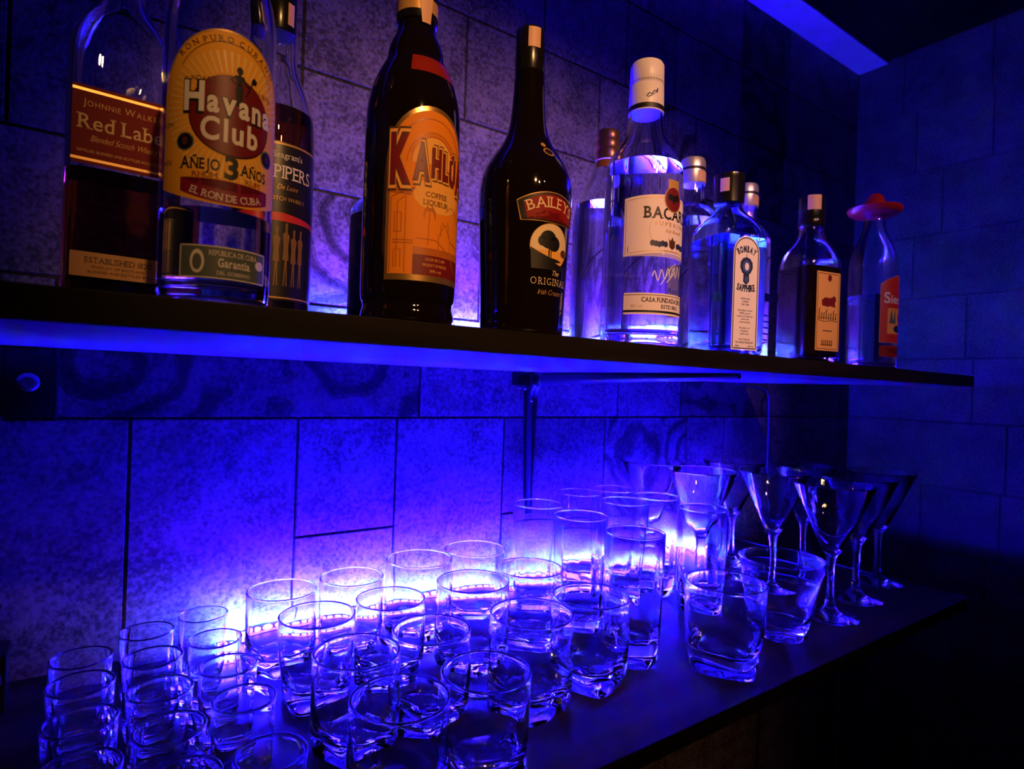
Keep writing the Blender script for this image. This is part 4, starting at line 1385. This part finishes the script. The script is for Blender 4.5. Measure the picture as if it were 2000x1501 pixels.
for i, s_ in enumerate(('DISTILLED', 'LONDON', 'DRY GIN', '', 'Distilled from', '100% grain', 'neutral spirits', 'with ten', 'botanicals', '', 'Product of', 'England', 'imported', '', 'BOTTLED IN', 'THE UNITED KINGDOM')):
    if s_:
        a.text('small_lettering', M['navy'], s_, 0, 0.0650 - 0.0034 * i, 0.0019, 2, width=min(0.026, 0.0015 * len(s_)))
a.text('small_lettering', M['navy'], '700ml', -0.0105, 0.0098, 0.0020, 2, width=0.0060)
a.text('small_lettering', M['navy'], '40% vol', 0.0095, 0.0098, 0.0020, 2, width=0.0080)
a.build('front_label', M['whitepaper'], arch(-0.0190, 0.0190, 0.0060, 0.1190, 0.0202), t, Flat(0.0330))

# ---- dark herbal liqueur bottle
p = [(0.0280, 0.0260, 0.0, 6), (0.0305, 0.0285, 0.001, 6), (0.0322, 0.0302, 0.005, 6), (0.0325, 0.0305, 0.02, 6), (0.0325, 0.0305, 0.09, 6), (0.0325, 0.0305, 0.128, 6), (0.0308, 0.0292, 0.143, 5), (0.0240, 0.0232, 0.158, 3.5),
     (0.0172, 0.0170, 0.170, 2.4), (0.0152, 0.0152, 0.182, 2), (0.0148, 0.0148, 0.212, 2)]
t, P = bottle('liqueur_bottle', 'square bottle of near-black liqueur with a black cap and an orange-buff label', (0.812, 0.446), R(-12), p, M['bglass'], M['darkliq'], 0.129)
cap(t, [(0.0164, 0.186), (0.0168, 0.1865), (0.0172, 0.197), (0.0166, 0.198), (0.0170, 0.200), (0.0170, 0.226), (0.0155, 0.229)], M['blackcap'])
a = Art()
a.rect('tax_stamp', M['stamp'], -0.020, -0.002, 0.2080, 0.2280, 0)
a.build('tax_stamp', None, None, t, Round([(0.0172, 0.1), (0.0172, 0.3)], 0.0172))
a = Art()
a.line('border', M['brown'], rrect(-0.0195, 0.0195, 0.0185, 0.1185, 0.001), 0.0008, 1, True)
a.ell('emblem', M['maroon'], 0.002, 0.1130, 0.0035, 0.0045, 2, 16)
a.poly('emblem', M['maroon'], [(-0.0110, 0.0760), (-0.0120, 0.0830), (-0.0060, 0.0870), (0.004, 0.0865), (0.0120, 0.0900), (0.0150, 0.0850), (0.0125, 0.0800), (0.0140, 0.0745), (0.0040, 0.0760), (0.0000, 0.0745)], 2)
for i in range(8):                                              # one line of pointed black-letter strokes
    x_ = -0.0165 + 0.0044 * i
    hgt = (0.0130, 0.0075, 0.0080, 0.0120, 0.0070, 0.0075, 0.0110, 0.0075)[i]
    a.line('black_letter_word', M['black'], [(x_ - 0.0010, 0.0600), (x_ + 0.0006, 0.0575), (x_ + 0.0006, 0.0575 + hgt), (x_ + 0.0020, 0.0590 + hgt)], 0.0013, 2)
a.line('black_letter_word', M['black'], [(-0.018, 0.0565), (-0.006, 0.0550), (0.008, 0.0568), (0.018, 0.0555)], 0.0007, 2)
a.rect('small_lettering', M['brown'], -0.0085, 0.0085, 0.0420, 0.0432, 2)
for i in range(6):
    x_ = -0.0100 + 0.0036 * i
    a.line('black_letter_word', M['black'], [(x_ - 0.0010, 0.0245), (x_ + 0.0008, 0.0225), (x_ + 0.0006, 0.0290), (x_ + 0.0018, 0.0300)], 0.0013, 2)
a.build('front_label', M['buff'], rrect(-0.0218, 0.0218, 0.0160, 0.1210, 0.0015), t, Flat(0.0305))

# ---- tequila bottle with the red hat cap
p = [(0.030, 0.0), (0.0340, 0.001), (0.0358, 0.005), (0.0362, 0.02), (0.0362, 0.10), (0.0362, 0.160), (0.0345, 0.180), (0.0285, 0.198), (0.0210, 0.214), (0.0165, 0.228), (0.0150, 0.242), (0.0148, 0.256)]
t, P = bottle('tequila_bottle', 'clear tequila bottle with a red hat-shaped cap and red label, last on the right', (1.034, 0.463), 0, p, M['bglass'], M['spirit'], 0.118)
brim = [(0.0150, 0.2480), (0.0200, 0.2500), (0.0300, 0.2490), (0.0375, 0.2530), (0.0400, 0.2590), (0.0392, 0.2605), (0.0360, 0.2565), (0.0290, 0.2545), (0.0200, 0.2560), (0.0168, 0.2600), (0.0150, 0.2700), (0.0118, 0.2790), (0.0070, 0.2840), (0.0020, 0.2850)]
cap(t, brim, M['redcap'], label='red sombrero-shaped cap')
TQ = Round([(0.0362, 0), (0.0362, 0.2)], 0.0362)
a = Art()
a.poly('label_edge', M['goldink'], [(-0.0305, 0.0420), (0.0305, 0.0420), (0.0305, 0.1405), (0.020, 0.1465), (0.0, 0.1490), (-0.0200, 0.1405), (-0.0305, 0.1330)], 0)
a.poly('label_edge', M['redink'], [(-0.0298, 0.0427), (0.0298, 0.0427), (0.0298, 0.1398), (0.020, 0.1458), (0.0, 0.1482), (-0.0200, 0.1398), (-0.0298, 0.1322)], 1)
a.text('lettering', M['whiteink'], 'Sierra', 0, 0.1040, 0.0125, 3, serif=True, bold=0.02, width=0.0500, sizes=[1.3, 1, 1, 1, 1, 1])
a.rect('picture', M['orange2'], -0.0190, 0.0190, 0.0560, 0.0960, 2)
a.poly('picture', M['greenink'], [(-0.016, 0.072), (-0.012, 0.095), (-0.008, 0.075), (-0.004, 0.098), (-0.002, 0.072)], 3)
a.ell('picture', M['navy'], 0.003, 0.064, 0.010, 0.006, 3, 18)
a.ell('picture', M['maroon'], 0.009, 0.082, 0.005, 0.007, 3, 14)
a.build('front_label', M['redink'], rrect(-0.030, 0.030, 0.043, 0.048, 0.0005), t, TQ)
a = Art()
a.text('lettering', M['black'], 'TEQUILA', 0, 0.0270, 0.0055, 2, width=0.032, bold=0.02)
a.build('lower_label', M['redpaper'], rrect(-0.030, 0.030, 0.0200, 0.0375, 0.001), t, TQ)
